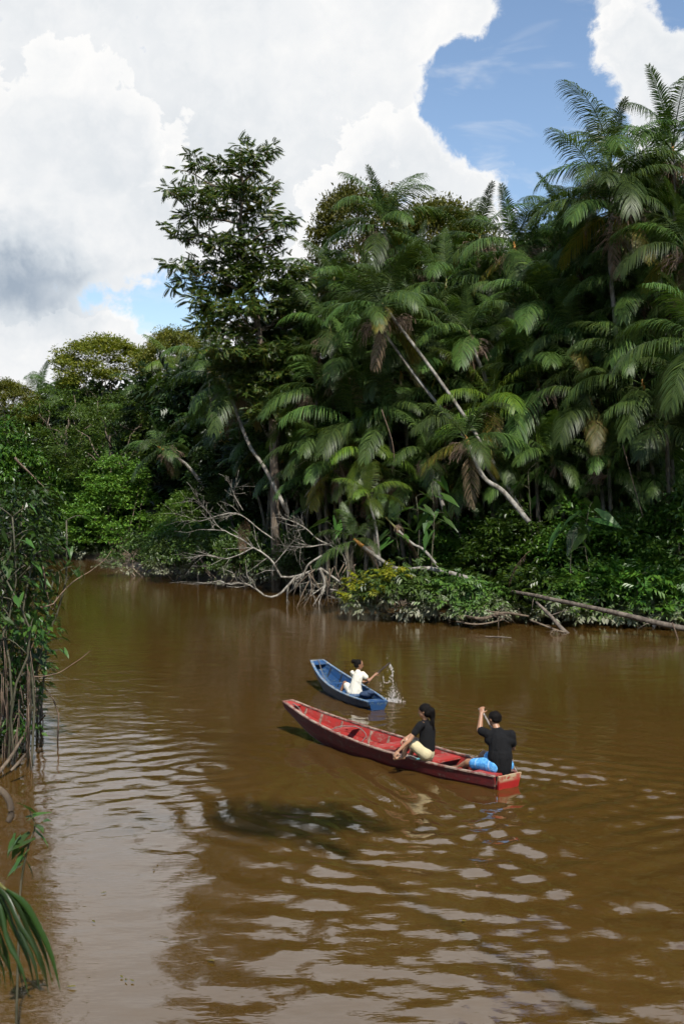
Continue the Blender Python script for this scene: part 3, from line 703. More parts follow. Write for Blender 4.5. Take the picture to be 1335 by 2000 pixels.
# broadleaf trees behind and beside the palms
protoU = make_tree('broadleaf_tree', 16, (0, 0, 15), (5.2, 4.6, 2.9), 130, 1.0, 150, .27, M['olive'], 31, droop=.1, low=-.5, nlimb=14)
protoD = make_tree('broadleaf_tree', 14, (0, 0, 9.5), (4.6, 4.2, 5.2), 150, .85, 85, .26, M['dark'], 32, low=-.9, nlimb=8)
protoG = make_tree('broadleaf_tree', 12, (0, 0, 8.5), (4.8, 4.2, 4.6), 170, .80, 95, .22, M['green'], 33, low=-.9, nlimb=8)
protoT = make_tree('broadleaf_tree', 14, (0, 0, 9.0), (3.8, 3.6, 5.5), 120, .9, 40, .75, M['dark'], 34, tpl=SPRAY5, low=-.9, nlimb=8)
TREES = []
def place_tree(proto, cx, top, D, w_px, label, group, rot, used=set()):
    """crown centred on photo column cx, its top behind row top, crown w_px wide"""
    first = proto.name not in used; used.add(proto.name)
    o = proto if first else copy_tree(proto)
    wid, ht = {protoU: (11.0, 18.6), protoD: (9.8, 15.4), protoG: (10.2, 13.8), protoT: (8.2, 15.2)}[proto]
    z = W(cx, top, D).z; s = w_px * D / FPX / wid
    o.location = (W(cx, top, D).x, D, 0.3); o.scale = (s, s, (z - .3) / ht); o.rotation_euler = (0, 0, rot)
    tag(o, label, 'tree', group); TREES.append((o, cx, label is None)); return o
gb = 'broadleaf trees among the palms'
place_tree(protoU, 700, 345, 63, 240, 'olive round-topped tree behind the palm crowns right of the tall tree', gb, 0)
place_tree(protoU, 858, 378, 62, 280, 'olive broad tree crown filling the skyline before the blue sky gap', gb, 1.3)
place_tree(protoU, 200, 648, 98, 230, 'wide flat-topped olive tree on the left skyline', gb, 2.2)
place_tree(protoU, 345, 632, 88, 160, 'thin pale olive tree just left of the tall dark tree', gb, 4.0)
place_tree(protoU, 10, 735, 96, 160, 'pale olive tree at the left edge of the skyline', gb, 5.0)
place_tree(protoG, 130, 735, 90, 260, 'yellow-green leafy tree below the flat-topped tree at left', gb, .6)
place_tree(protoG, 215, 755, 84, 250, 'green spreading tree above the round bush at left', gb, 3.1)
place_tree(protoD, 300, 690, 86, 190, 'dark tree between the flat-topped tree and the left palms', gb, 1.1)
place_tree(protoG, 25, 800, 88, 240, 'green tree above the water plants at the left edge', gb, 2.0)
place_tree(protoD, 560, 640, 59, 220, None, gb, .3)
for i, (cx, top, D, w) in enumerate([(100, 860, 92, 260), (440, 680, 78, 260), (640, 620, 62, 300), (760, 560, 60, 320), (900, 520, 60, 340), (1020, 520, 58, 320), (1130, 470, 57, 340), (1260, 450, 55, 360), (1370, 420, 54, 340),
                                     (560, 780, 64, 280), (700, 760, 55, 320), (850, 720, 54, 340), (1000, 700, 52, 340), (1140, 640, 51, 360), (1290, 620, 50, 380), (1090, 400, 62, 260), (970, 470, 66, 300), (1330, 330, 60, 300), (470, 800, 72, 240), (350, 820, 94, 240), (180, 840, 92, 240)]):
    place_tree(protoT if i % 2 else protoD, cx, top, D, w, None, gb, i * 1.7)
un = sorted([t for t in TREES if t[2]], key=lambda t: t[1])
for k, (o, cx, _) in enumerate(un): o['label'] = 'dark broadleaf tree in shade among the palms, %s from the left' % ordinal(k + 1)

# the dim wood further back, one mass of leaves
def back_wood():
    rg = np.random.default_rng(77); C = []; R = []
    for k in range(620):
        x = rg.uniform(-75, 45); yb = float(bank_y(x)); y = yb + rg.uniform(13, 34); px = 667.5 + x * FPX / y
        topy = np.interp(px, [-400, 0, 150, 300, 420, 520, 600, 700, 900, 1000, 1100, 1335, 1700], [800, 800, 740, 730, 720, 640, 560, 470, 470, 500, 440, 400, 400])
        zt = W(0, topy, y).z
        C.append((x, y, rg.uniform(0.5, max(2, zt - 1.5)))); R.append(rg.uniform(1.6, 2.7))
    P_, D_ = clump_pts(C, R, 9, rg, .9, .6)
    D_ = norm(D_ + rg.normal(0, .4, D_.shape)); mb = MB(); scatter(mb, SPRAY5, P_, D_, rg.uniform(.9, 1.6, len(P_)), rg, .7)
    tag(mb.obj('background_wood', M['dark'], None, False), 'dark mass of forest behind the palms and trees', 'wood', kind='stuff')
back_wood()

# bushes along the waterline
bA = make_bush('bush', 2.3, 1.9, 3.6, 95, .52, 190, .20, M['bush'], 41)
bB = make_bush('bush', 2.6, 1.8, 3.0, 95, .50, 190, .19, M['bush'], 42)
bC = make_bush('bush', 2.4, 1.6, 1.5, 80, .40, 260, .15, M['lowbush'], 43)
bD = make_bush('bush', 2.2, 1.5, 2.0, 80, .42, 40, .42, M['bush'], 44, tpl=SPRAY5, droop=.1)
bE = make_bush('bush', 2.0, 1.6, 1.9, 75, .40, 46, .40, M['lowbush'], 45, tpl=SPRAY5, fresh=13)
bR = make_bush('bush', 3.5, 3.0, 6.0, 210, .72, 150, .21, M['green'], 46)
BUSH = []
def bush(proto, px, py, scale, label=None, rot=0.0, zs=1.0, used=set(), z=0.12):
    first = proto.name not in used; used.add(proto.name)
    o = proto if first else copy_tree(proto)
    g = G(px, py); o.location = (g.x, g.y, z - .12 + float(np.interp(g.y - bank_y(g.x), [0, .5, 2.5, 12], [0, .02, .4, .75]))); o.scale = (scale, scale, scale * zs); o.rotation_euler = (0, 0, rot)
    tag(o, label, 'bush', 'bushes along the far waterline'); BUSH.append((o, px, py, label)); return o
bush(bR, 238, 1092, 1.0, 'big round bright green bush at the river bend on the left')
bush(bR, 345, 1106, .62, 'smaller rounded bush right of the big round one', 2.0)
bush(bE, 790, 1210, .98, 'low bush with yellow-green new shoots hanging over the water', 0.0)
bush(bE, 905, 1216, .85, 'low silt-covered bush beside the one with yellow shoots', 2.2)
for o in (bpy.data.objects[b_.name] for b_ in [BUSH[-1][0]]):
    for ch in list(o.children):
        if ch.name.startswith('new_shoots'): bpy.data.objects.remove(ch)
lst = [(bA, 985, 1192, 1.0, 1.), (bB, 1065, 1196, 1.0, 1.), (bA, 1150, 1200, 1.05, 1.), (bB, 1235, 1204, 1.05, 1.1), (bA, 1320, 1206, 1.1, 1.1), (bB, 905, 1180, .95, 1.), (bA, 850, 1170, .85, .9), (bD, 1020, 1212, .9, .9), (bD, 1110, 1214, .95, .9), (bD, 1200, 1216, 1., .9), (bD, 1290, 1220, 1., .9),
       (bA, 1040, 1172, 1.15, 1.), (bB, 1180, 1176, 1.2, 1.2), (bA, 1300, 1180, 1.2, 1.2), (bB, 935, 1166, 1.0, 1.1), (bC, 930, 1218, .7, 1.), (bC, 285, 1126, 1.15, 1.3), (bC, 350, 1133, 1.1, 1.3), (bC, 420, 1140, 1.15, 1.4), (bC, 490, 1146, 1.1, 1.5), (bC, 560, 1150, 1.1, 1.6), (bC, 610, 1152, 1.0, 1.6), (bD, 470, 1130, .95, 1.1), (bD, 400, 1124, 1., 1.1), (bB, 330, 1118, .9, .9),
       (bA, 440, 1118, .9, .8), (bB, 540, 1122, .95, .9), (bA, 620, 1128, .9, .9), (bD, 640, 1146, .8, 1.), (bB, 700, 1146, .8, .9), (bA, 775, 1158, .75, .8), (bD, 740, 1160, .8, .9), (bC, 700, 1168, .7, 1.), (bD, 150, 1090, 1.3, 1.), (bB, 90, 1088, 1.5, 1.3), (bA, 30, 1088, 1.6, 1.5), (bA, 170, 1084, 1.4, 1.3), (bA, -40, 1090, 1.6, 1.5), (bC, 330, 1112, 1.1, 1.0), (bA, 500, 1108, 1.0, 1.2), (bB, 590, 1112, 1.0, 1.3), (bB, 820, 1152, 1.0, 1.2), (bA, 900, 1158, 1.1, 1.3), (bA, 690, 1128, 1.0, 1.2), (bB, 1400, 1210, 1.2, 1.2)]
for i, (pr, px, py, s, zs) in enumerate(lst): bush(pr, px, py, s, None, i * 1.37, zs)
nm = {bA.data if False else 'a': 0}
front = sorted([b_ for b_ in BUSH if b_[3] is None and b_[2] >= 1140], key=lambda t: t[1]); back = sorted([b_ for b_ in BUSH if b_[3] is None and b_[2] < 1140], key=lambda t: t[1])
front2 = [b_ for b_ in front if b_[2] >= 1190]; front1 = [b_ for b_ in front if b_[2] < 1190]
for L_, txt in ((front2, 'leafy bush at the near right waterline, %s from the left'), (front1, 'leafy bush in the middle of the bank behind the front ones, %s from left'), (back, 'leafy bush along the farther left bank, %s from the left')):
    for k, b_ in enumerate(L_): b_[0]['label'] = txt % ordinal(k + 1)

# large heart-shaped leaves
def heart_mesh(name, seed, lobes=0.34, wid=0.42, mat='aroid'):
    """arrow/heart leaf, stalk joint at the origin, tip along +X, cupped along the midrib"""
    rg = np.random.default_rng(seed)
    out = [(0.02, 0.0), (-.10, .10), (-lobes, .22), (-lobes * .85, .36), (-.05, wid), (.22, wid * .95), (.48, wid * .68), (.75, wid * .32), (1.0, 0)]
    mid = [(0.02, 0), (.02, 0), (-.02, 0.05), (0.02, .04), (.12, 0), (.3, 0), (.52, 0), (.77, 0), (1.0, 0)]
    V, F3, F4 = [], [], []
    for sd in (1, -1):
        o = len(V)
        for (x, y), (mx_, my_) in zip(out, mid):
            zz = .16 * y - .22 * max(x, 0) ** 2 + rg.normal(0, .012)
            V.append((x, sd * y, zz)); V.append((mx_, sd * my_, -.22 * max(mx_, 0) ** 2 - .02))
        for i in range(1, 8):
            a = o + i * 2; f = (a, a + 2, a + 3, a + 1)
            F4.append(f if sd < 0 else f[::-1])
    V = np.array(V)
    return mesh_np(name, V, [np.array(F4)], M[mat])
HEARTS = [heart_mesh('heart%d' % i, 80 + i, .30 + .06 * i, .27 + .05 * i) for i in range(3)]
def leaf_at(root, p, d, size, rg, name='leaf', mesh=None):
    d = Vector(d).normalized(); q = d.to_track_quat('X', 'Z')
    return link(name, mesh or HEARTS[int(rg.integers(0, 3))], root, p, (q @ Quaternion((1, 0, 0), rg.normal(0, .35))).to_euler(), size)
def aroid(loc, h, n, size, seed, label, group, lean=(0, 0), stemr=.02, spread=.5):
    rg = np.random.default_rng(seed); root = thing('arum_plant', loc, label, 'plant', group)
    top = Vector((lean[0], lean[1], h)); tp = spline([(0, 0, -.5), top * .35 + Vector((rg.normal(0, .035 * h), rg.normal(0, .03 * h), 0)), top * .7 + Vector((rg.normal(0, .045 * h), rg.normal(0, .03 * h), 0)), top], 8)
    MB().tube(tp, np.linspace(stemr, stemr * .6, 8), 6).obj('stem', M['stalk'], root)
    for k in range(n):
        a = k * 2.4 + rg.uniform(0, 1); t = 1 - .5 * (k / max(1, n)) * rg.uniform(.6, 1); p0 = tp[int(round(t * 7))]
        r = spread * rg.uniform(.5, 1.1); p1 = Vector(p0) + Vector((math.cos(a) * r, math.sin(a) * r, r * rg.uniform(.1, .8)))
        MB().tube(spline([p0, (Vector(p0) + p1) * .5 + Vector((0, 0, .12 * r)), p1], 5), [stemr * .5, stemr * .45, stemr * .4, stemr * .35, stemr * .3], 4).obj('leaf_stalk', M['stalk'], root)
        leaf_at(root, p1, (math.cos(a), math.sin(a), rg.uniform(-1.3, -.2)), size * rg.uniform(.7, 1.2), rg)
    return root
for i, (px, py, D, s, n, lb) in enumerate([(842, 940, 43, .75, 5, 'above the bushes left of the curved palm stem'), (848, 1000, 42.5, .7, 5, 'below another one near the curved palm stem'), (812, 965, 43, .6, 4, 'with a yellow-lit leaf near the fallen palm'), (1150, 985, 40.5, .8, 5, 'in the dark gap above the right bushes'),
                                       (1120, 1030, 40, .75, 3, 'with one pale leaf among the right bushes'), (600, 950, 51, .8, 5, 'behind the dead branches'), (770, 1030, 43, .6, 5, 'beside the small bright palm'), (1340, 1060, 40, .7, 4, 'at the right edge above the bushes'), (1030, 915, 43.5, .6, 4, 'in shade right of the curved palm stem'),
                                       (1245, 1120, 39, .6, 3, 'low in the bushes at right'), (655, 1010, 48, .7, 4, 'between the dead branches and small palm')]):
    g = W(px, py, D); aroid((g.x, D, .2), max(.8, g.z - .3), n, s, 900 + i, 'broad heart-leaved plant ' + lb, 'heart-leaved plants on the far bank')

# ---------------------------------------------------------------- dead wood, logs and roots
def pxpath(pts, scale, ox, oy, D, dd=0.0):
    return [W(ox + x / scale, oy + y / scale, D + dd * i) for i, (x, y) in enumerate(pts)]
def branchy(mb, path, r0, r1, rg, twigs=8, tl=1.2, n=18, sides=6):
    tp = spline(path, n); tp = tp + np.array([mnoise.noise_vector(Vector(p) * 1.7) for p in tp]) * r0 * .8
    mb.tube(tp, np.linspace(r0, r1, n), sides)
    for _ in range(twigs):
        i = int(rg.integers(n // 3, n)); d = norm(tp[min(i + 1, n - 1)] - tp[i - 1]); L = tl * rg.uniform(.35, 1); r = max(.006, np.interp(i, [0, n], [r0, r1]) * .45)
        dv = norm(d + rg.normal(0, .6, 3)); a = tp[i]; b_ = a + dv * L * .5; c = b_ + norm(dv + rg.normal(0, .4, 3)) * L * .5
        mb.tube([a, b_, c], [r, r * .7, .005], 4)
        for _ in range(2):
            e = norm(dv + rg.normal(0, .7, 3)); s_ = a + (b_ - a) * rg.uniform(.4, 1); mb.tube([s_, s_ + e * L * .35], [r * .5, .004], 3)
def dead_tree():
    rg = np.random.default_rng(61); root = thing('dead_tree', W(620, 1125, 48.0), 'bleached dead tree with bare branches sprawling over the water', 'dead tree')
    off = root.location
    A = [([(1010, 620), (960, 640), (900, 660), (830, 655), (800, 600), (760, 555), (700, 525), (660, 490), (600, 465), (560, 445), (450, 440)], 48, .12, .03, 9),
         ([(900, 660), (860, 705), (820, 745), (765, 755), (700, 705), (650, 690), (590, 695), (540, 675), (490, 690), (440, 685)], 47.2, .11, .03, 7),
         ([(700, 525), (640, 555), (570, 575), (480, 560), (400, 570)], 47.6, .06, .02, 8),
         ([(800, 490), (720, 430), (650, 375), (600, 362), (520, 380), (450, 400), (390, 380)], 49, .06, .02, 9),
         ([(1045, 505), (1000, 485), (940, 430), (880, 400), (830, 385)], 48.5, .07, .03, 8), ([(1045, 505), (960, 520), (890, 520)], 48.2, .06, .025, 5),
         ([(1020, 560), (960, 600), (930, 650), (870, 690), (860, 760)], 47.6, .09, .07, 3), ([(655, 350), (620, 290), (595, 230)], 49, .04, .015, 6),
         ([(560, 445), (520, 400), (470, 330), (420, 290)], 48.8, .03, .012, 9), ([(800, 600), (850, 540), (880, 500)], 48, .04, .015, 4),
         ([(1010, 620), (1060, 650), (1130, 700), (1200, 712), (1270, 700)], 46.8, .11, .06, 2), ([(1060, 720), (1110, 730), (1130, 755), (1100, 765)], 46.4, .08, .05, 1),
         ([(1010, 620), (1030, 680), (1020, 745)], 46.8, .14, .10, 2), ([(960, 640), (970, 700), (985, 760)], 46.8, .05, .03, 3), ([(1130, 700), (1140, 640), (1120, 560), (1090, 520)], 47.2, .06, .03, 5)]
    for pts, D, r0, r1, tw in A:
        mb = MB(); branchy(mb, [p - off for p in pxpath(pts, 2.384, 200, 850, D)], r0 * .56, r1 * .45, rg, tw + 5, 1.4); mb.obj('branch', M['dead'], root)
    # tangled roots standing in the water
    mb = MB()
    for k in range(18):
        a = W(rg.uniform(600, 700), rg.uniform(1100, 1135), rg.uniform(45.5, 48)) - off; e = a + Vector((rg.normal(0, .5), rg.normal(0, .3), 0)); e.z = -.3 - off.z
        mb.tube(spline([a, (a + e) * .5 + Vector((rg.normal(0, .2), 0, .1)), e], 6), np.linspace(.025, .015, 6), 4)
    mb.obj('roots', M['root'], root)
dead_tree()
def snag():
    rg = np.random.default_rng(62); root = thing('dead_sapling', W(664, 990, 50), 'thin pale dead sapling standing upright beside the small bright palm', 'dead tree'); off = root.location
    for pts, r0, r1, tw in (([(1112, 400), (1110, 340), (1090, 240), (1075, 160), (1055, 125), (990, 85), (960, 110), (900, 150)], .075, .02, 7), ([(1080, 195), (1000, 210), (970, 300), (950, 380)], .035, .012, 8), ([(1055, 125), (1040, 60), (985, 20)], .03, .01, 6)):
        mb = MB(); branchy(mb, [p - off for p in pxpath(pts, 2.384, 200, 850, 50)], r0, r1, rg, tw, .9); mb.obj('branch', M['dead'], root)
snag()
def one_log(name, pts, radii, mat, label, cat, twigs=0, seed=1, tl=.5):
    rg = np.random.default_rng(seed); o0 = Vector(pts[0]); root = thing(name, o0, label, cat)
    tp = spline([Vector(p) - o0 for p in pts], 22); tp += np.array([mnoise.noise_vector(Vector(p) * .9 + o0) for p in tp]) * np.mean(radii) * .5
    mb = MB(); mb.tube(tp, np.interp(np.linspace(0, 1, 22), np.linspace(0, 1, len(radii)), radii), 9); mb.obj('stem', mat, root)
    for _ in range(twigs):
        i = int(rg.integers(2, 20)); m2 = MB(); d = norm(rg.normal(0, 1, 3)) ; m2.tube([tp[i], tp[i] + d * tl * .5, tp[i] + d * tl + np.array([0, 0, -.1])], [.02, .014, .006], 4); m2.obj('twig', mat, root)
    return root
Z5 = lambda x, y, D: W(660 + x / 1.978, 880 + y / 1.978, D)
one_log('fallen_log', [Z5(655, 543, 40), Z5(800, 568, 38.6), Z5(950, 600, 37.5), Z5(1100, 635, 36.6), Z5(1250, 670, 36), Z5(1420, 705, 35.5)], [.06, .072, .085, .095], M['log'], 'long straight bare trunk slanting from the bushes out of the right edge', 'log', 3, 3)
one_log('fallen_branch', [Z5(765, 585, 38.6), Z5(820, 640, 37.8), Z5(885, 712, 37.2), Z5(940, 728, 36.8), Z5(1000, 742, 36.3)], [.045, .06, .08, .09, .05], M['log'], 'forked dead branch dipping into the water under the long trunk', 'log', 6, 4, .9)
one_log('fallen_branch', [Z5(455, 660, 38.2), Z5(540, 672, 37.9), Z5(630, 655, 37.8), Z5(632, 632, 37.8), Z5(570, 620, 38)], [.03, .03, .025, .02], M['root'], 'curled bare branch at the water below the silt-covered bush', 'log', 4, 5)
one_log('fallen_branch', [Z5(500, 640, 38.4), Z5(560, 650, 38), Z5(640, 628, 38.2), Z5(735, 640, 38.4)], [.05, .06, .05, .03], M['root'], 'muddy branch lying along the waterline behind the curled one', 'log', 8, 6, .8)
one_log('fallen_branch', [Z5(740, 655, 37.6), Z5(830, 690, 37.0), Z5(880, 705, 36.8)], [.03, .035, .03], M['root'], 'thin branch floating left of the forked dead one', 'log', 7, 7, .5)
one_log('drifting_stick', [Z5(568, 720, 35.4), Z5(620, 721, 35.3), Z5(668, 724, 35.2)], [.02, .025, .015], M['log'], 'dark stick floating on the water before the low bushes', 'stick')
# thin hanging stems in the shade
for i, (pts, D, lb) in enumerate([([(1215, 870), (1240, 960), (1255, 1010)], 41, 'thin brown liana hanging in the dark gap at right'), ([(1311, 1215), (1325, 1255)], 35.4, 'thin vine hanging from the long trunk into the water'),
                                  ([(745, 800), (765, 860), (770, 905)], 46, 'curved liana under the middle palms')]):
    p = [W(x, y, D) for x, y in pts]; o = one_log('liana', p, [.02, .018, .014], M['twig'], lb, 'liana')
# dead fronds caught on the bushes
for i, (px, py, D, rot, s, lb) in enumerate([(1035, 1075, 38.9, (0, .2, 2.9), .42, 'dry grey-brown frond draped over the right bushes'), (778, 1040, 42, (0, .1, .4), .40, 'dry frond hanging beside the stem of the fallen palm'), (480, 1010, 50.5, (0, .3, 1.9), .5, 'dry frond hanging behind the dead branches')]):
    tag(link('dry_frond', FR['palm_dead', 7, 0], None, W(px, py, D), rot, s), lb, 'dead leaf', 'dry fronds caught on the bank')

# ---------------------------------------------------------------- water plants at the left edge, near
def arum_thicket():
    rg = np.random.default_rng(71); k = 0
    items = []
    for i in range(30):
        D = rg.uniform(18.3, 23.5); px = rg.uniform(-95, 62) if i % 3 else rg.uniform(-40, 80); top = rg.uniform(960, 1290)
        items.append((px, D, top))
    items.sort(key=lambda t: t[0])
    for i, (px, D, top) in enumerate(items):
        b_ = W(px, 1000, D); b_.z = 0; h = W(px, top, D).z
        root = aroid(b_, max(1.2, h), int(rg.integers(4, 8)), rg.uniform(.15, .30), 1000 + i, 'tall heart-leaved water plant at the left edge, %s from the left' % ordinal(i + 1), 'water plants at the left edge', (rg.normal(.1, .25), rg.normal(0, .2)), .022, .40)
        # dry leaf bases hang round the stem
        mb = MB()
        for _ in range(9):
            a = rg.uniform(0, 6.28); r = rg.uniform(.02, .12); z = rg.uniform(.3, max(.6, h * .6)); L = rg.uniform(.4, 1.1)
            mb.tube([(math.cos(a) * .02, math.sin(a) * .02, z), (math.cos(a) * r, math.sin(a) * r, z - L * .5), (math.cos(a) * r * 1.3, math.sin(a) * r * 1.3, max(-.1, z - L))], [.006, .008, .004], 3)
        mb.obj('dry_stalks', M['twig'], root)
arum_thicket()
def vine_mass():
    """leafy tangle climbing over the stalks"""
    rg = np.random.default_rng(72)
    for nme, cl, lb in (('climbing_vine', [(35, 985, .5), (60, 1010, .45), (20, 1040, .6), (70, 1060, .4), (35, 1100, .6), (80, 985, .3), (10, 1120, .6), (60, 1130, .45), (25, 1170, .5), (75, 1100, .3), (50, 960, .35), (15, 1000, .5), (85, 1040, .28), (50, 1080, .5), (-20, 1060, .6), (-20, 1150, .6), (40, 1150, .45), (92, 1080, .2), (66, 1165, .3)], 'leafy vine tangle climbing the upper water plants at left'),
                        ('climbing_vine', [(60, 1190, .42), (20, 1210, .5), (75, 1230, .35), (40, 1250, .4), (85, 1215, .25), (5, 1260, .4), (50, 1300, .3), (20, 1300, .4), (60, 1340, .25), (20, 1360, .3), (70, 1275, .25), (35, 1395, .22), (-10, 1340, .4)], 'dark leafy vine tangle lower on the water plants at left'),
                        ('climbing_vine', [(10, 1330, .45), (45, 1370, .38), (-15, 1380, .5), (25, 1420, .38), (5, 1450, .42), (50, 1430, .26), (30, 1475, .28), (-20, 1450, .45), (60, 1310, .34), (62, 1390, .22), (-30, 1300, .5), (75, 1340, .2), (20, 1280, .4), (68, 1250, .3)], 'small-leaved vine hanging down to the water at the left edge')):
        root = thing(nme, G(10, 1460), lb, 'vine', 'vines at the left edge'); off = np.array(root.location)
        C = np.array([np.array(W(x, y, 19.6 + rg.normal(0, .5))) for x, y, r in cl]) - off; R = np.array([r for *_, r in cl])
        link('foliage', crown_mesh(nme + '_leaves', C, R * 1.25, 380, .125, M['vine'], rg, droop=.6), root)
        for c in C[::2]:
            MB().tube(limb_pts((rg.normal(0, .3), rg.normal(0, .3), -.3), c, rg, .05, 8), np.linspace(.014, .005, 8), 4).obj('stem', M['twig'], root)
vine_mass()
def twig(name, pts, D, r, lb, leaves=()):
    p = [W(x, y, D + .1 * i) for i, (x, y) in enumerate(pts)]; root = thing(name, p[0], lb, 'twig'); off = p[0]; rg = np.random.default_rng(len(lb))
    tp = spline([q - off for q in p], 14); tp += np.array([mnoise.noise_vector(Vector(q) * 3) for q in tp]) * .02
    MB().tube(tp, np.linspace(r, r * .35, 14), 5).obj('stem', M['twig'], root)
    for (x, y, s) in leaves: leaf_at(root, W(x, y, D) - off, (rg.normal(), rg.normal(), -.8), s, rg)
Z2 = lambda x, y: (x / 3.45, 900 + y / 3.45)
twig('bare_twig', [Z2(275, 985), Z2(360, 965), Z2(400, 905), Z2(470, 835), Z2(540, 785), Z2(620, 735), Z2(700, 670), Z2(750, 605)], 19, .014, 'thin pale twig with few leaves reaching up over the water at left', [(138, 1098, .14), (145, 1115, .16), (155, 1110, .17), (160, 1118, .14), (137, 1118, .13)])
twig('bare_twig', [Z2(230, 1450), Z2(300, 1450), Z2(390, 1430), Z2(470, 1380), Z2(550, 1330), Z2(605, 1280)], 18.6, .012, 'bare brown twig bending over the water below the leafy one')
twig('bare_twig', [(30, 893), (50, 915), (72, 938), (98, 962)], 24, .028, 'pale dead stem leaning above the left water plants')
twig('bare_twig', [(85, 1100), (100, 1190), (112, 1160), (118, 1120)], 19.2, .014, 'short leafy twig standing at the edge of the left thicket', [(118, 1118, .2), (108, 1125, .18), (116, 1140, .15), (104, 1160, .15)])
one_log('leaning_stick', [W(-10, 1520, 17.8), W(20, 1480, 18.2), W(45, 1440, 18.6)], [.03, .028, .02], M['root'], 'pale crooked stick at the foot of the left water plants', 'stick')
one_log('leaning_stick', [W(22, 1506, 17.6), W(35, 1492, 17.7), W(50, 1473, 17.9)], [.02, .025, .015], M['root'], 'short broken stick standing in the water at left', 'stick')

def floating_leaves():
    rg = np.random.default_rng(78)
    me = mesh_np('floating_leaf', np.array([(0, 0, 0), (.4, -.2, .03), (1, 0, .02), (.4, .2, .05)]), [np.array([(0, 1, 2), (0, 2, 3)])], M['palm_yellow'])
    for n_, (px, py) in enumerate(sorted([(245, 1915), (262, 1921), (236, 1908), (300, 1700), (210, 1745), (180, 1800), (330, 1835), (150, 1930), (420, 1880), (560, 1760), (900, 1800), (1150, 1650), (1040, 1590), (480, 1450), (300, 1400)], key=lambda t: -t[1])):
        g = G(px, py); tag(link('floating_leaf', me, None, (g.x, g.y, .018), (rg.normal(0, .1), rg.normal(0, .1), rg.uniform(0, 6)), rg.uniform(.05, .10)), 'tiny yellowed leaf floating on the water, %s from the bottom of the picture' % ordinal(n_ + 1), 'leaf', 'leaves floating on the river')
floating_leaves()
def near_sprig():
    rg = np.random.default_rng(73); D = 9.0; p = [(30, 2069), (36, 1860), (39, 1751), (49, 1679), (60, 1640), (69, 1612), (56, 1578)]
    base = G(30, 2069); root = thing('sapling', base, 'blurred leafy sprig standing in the near water at lower left', 'plant')
    q = [W(x, y, 9.0) - base for x, y in p]; MB().tube(spline(q, 14), np.linspace(.012, .004, 14), 5).obj('stem', M['stalk'], root)
    for x, y, s, dx, dz in ((56, 1580, .14, -.3, .6), (62, 1596, .15, .5, .2), (70, 1612, .14, .9, 0), (84, 1605, .11, .6, .4), (50, 1640, .16, -1, -.4), (40, 1655, .15, -.8, -.8), (74, 1628, .13, .8, -.6), (46, 1668, .16, -.7, -1), (36, 1690, .15, -.9, -.7), (56, 1690, .12, .5, -1), (30, 1640, .14, -.5, -.9)):
        leaf_at(root, W(x, y, D) - base, (dx, rg.normal(0, .5), dz), s, rg)
near_sprig()
def near_frond():
    """tip of a palm frond that hangs into view close to the camera"""
    rg = np.random.default_rng(74); D = 4.2
    g0 = Vector((-2.6, 4.6, -.3)); root = thing('palm', g0, 'blurred near palm whose leaflets hang into the lower left corner', 'palm tree')
    rach = [W(-420, 1900, 4.5), W(-260, 1730, 4.4), (W(-120, 1690, 4.25)), W(-20, 1716, 4.15), W(12, 1738, 4.1)]
    MB().tube(spline([p - g0 for p in rach], 14), np.linspace(.016, .005, 14), 6).obj('frond_rib', M['shaft'], root)
    MB().tube(spline([(0, 0, 0), (.05, 0, 1.2), rach[0] - g0], 8), np.linspace(.06, .02, 8), 7).obj('trunk', M['trunk_palm'], root)
    tips = [((10, 1736), (70, 1800), (118, 1935), 22), ((0, 1728), (55, 1795), (104, 1925), 18), ((-15, 1722), (35, 1800), (88, 1915), 18), ((-25, 1720), (28, 1815), (68, 1930), 16), ((-40, 1715), (10, 1820), (46, 1935), 16), ((-60, 1710), (0, 1830), (22, 1930), 16), ((-80, 1705), (-25, 1830), (2, 1930), 16), ((-110, 1700), (-50, 1830), (-30, 1920), 16),
            ((-140, 1700), (-90, 1820), (-70, 1930), 16), ((0, 1732), (12, 1830), (38, 1905), 14), ((-50, 1712), (-15, 1800), (12, 1890), 14), ((6, 1734), (60, 1830), (96, 1945), 16), ((-8, 1725), (45, 1830), (78, 1940), 15), ((-20, 1721), (15, 1840), (56, 1945), 15), ((-35, 1716), (-2, 1850), (30, 1945), 15), ((-70, 1708), (-12, 1850), (12, 1940), 15)]
    for i, (a, b_, c, w) in enumerate(tips):
        dd = rg.normal(0, .07); p = [W(*a, D), W((a[0] + b_[0]) / 2 + 4, (a[1] + b_[1]) / 2 - 8, D + dd * .5), W(*b_, D + dd), W((b_[0] + c[0]) / 2 + 6, (b_[1] + c[1]) / 2 - 4, D + dd * 1.3), W(*c, D + dd * 1.5)]
        tp = spline([q - g0 for q in p], 10); wv = norm(np.array([.75, rg.normal(0, .5), .45])) * w * D / FPX * .32; t = np.linspace(0, 1, 10); ww = np.interp(t, [0, .25, .7, 1], [.35, 1, .8, .04])
        V = []; q = []
        fold = np.array([0, -.012, -.004])
        for k in range(10): V += [tp[k] - wv * ww[k], tp[k] + fold * ww[k], tp[k] + wv * ww[k]]
        for k in range(9):
            o = k * 3; q += [(o, o + 1, o + 4, o + 3), (o + 1, o + 2, o + 5, o + 4)]
        link('leaflet', mesh_np('near_leaflet', V, [np.array(q)], M['dark']), root)
near_frond()
one_log('hanging_root', [W(-30, 1535, 7), W(0, 1543, 7), W(18, 1565, 7), W(22, 1590, 7), W(16, 1605, 7)], [.018, .02, .02, .017], M['root'], 'blurred pale curved root at the left edge near the water', 'root')

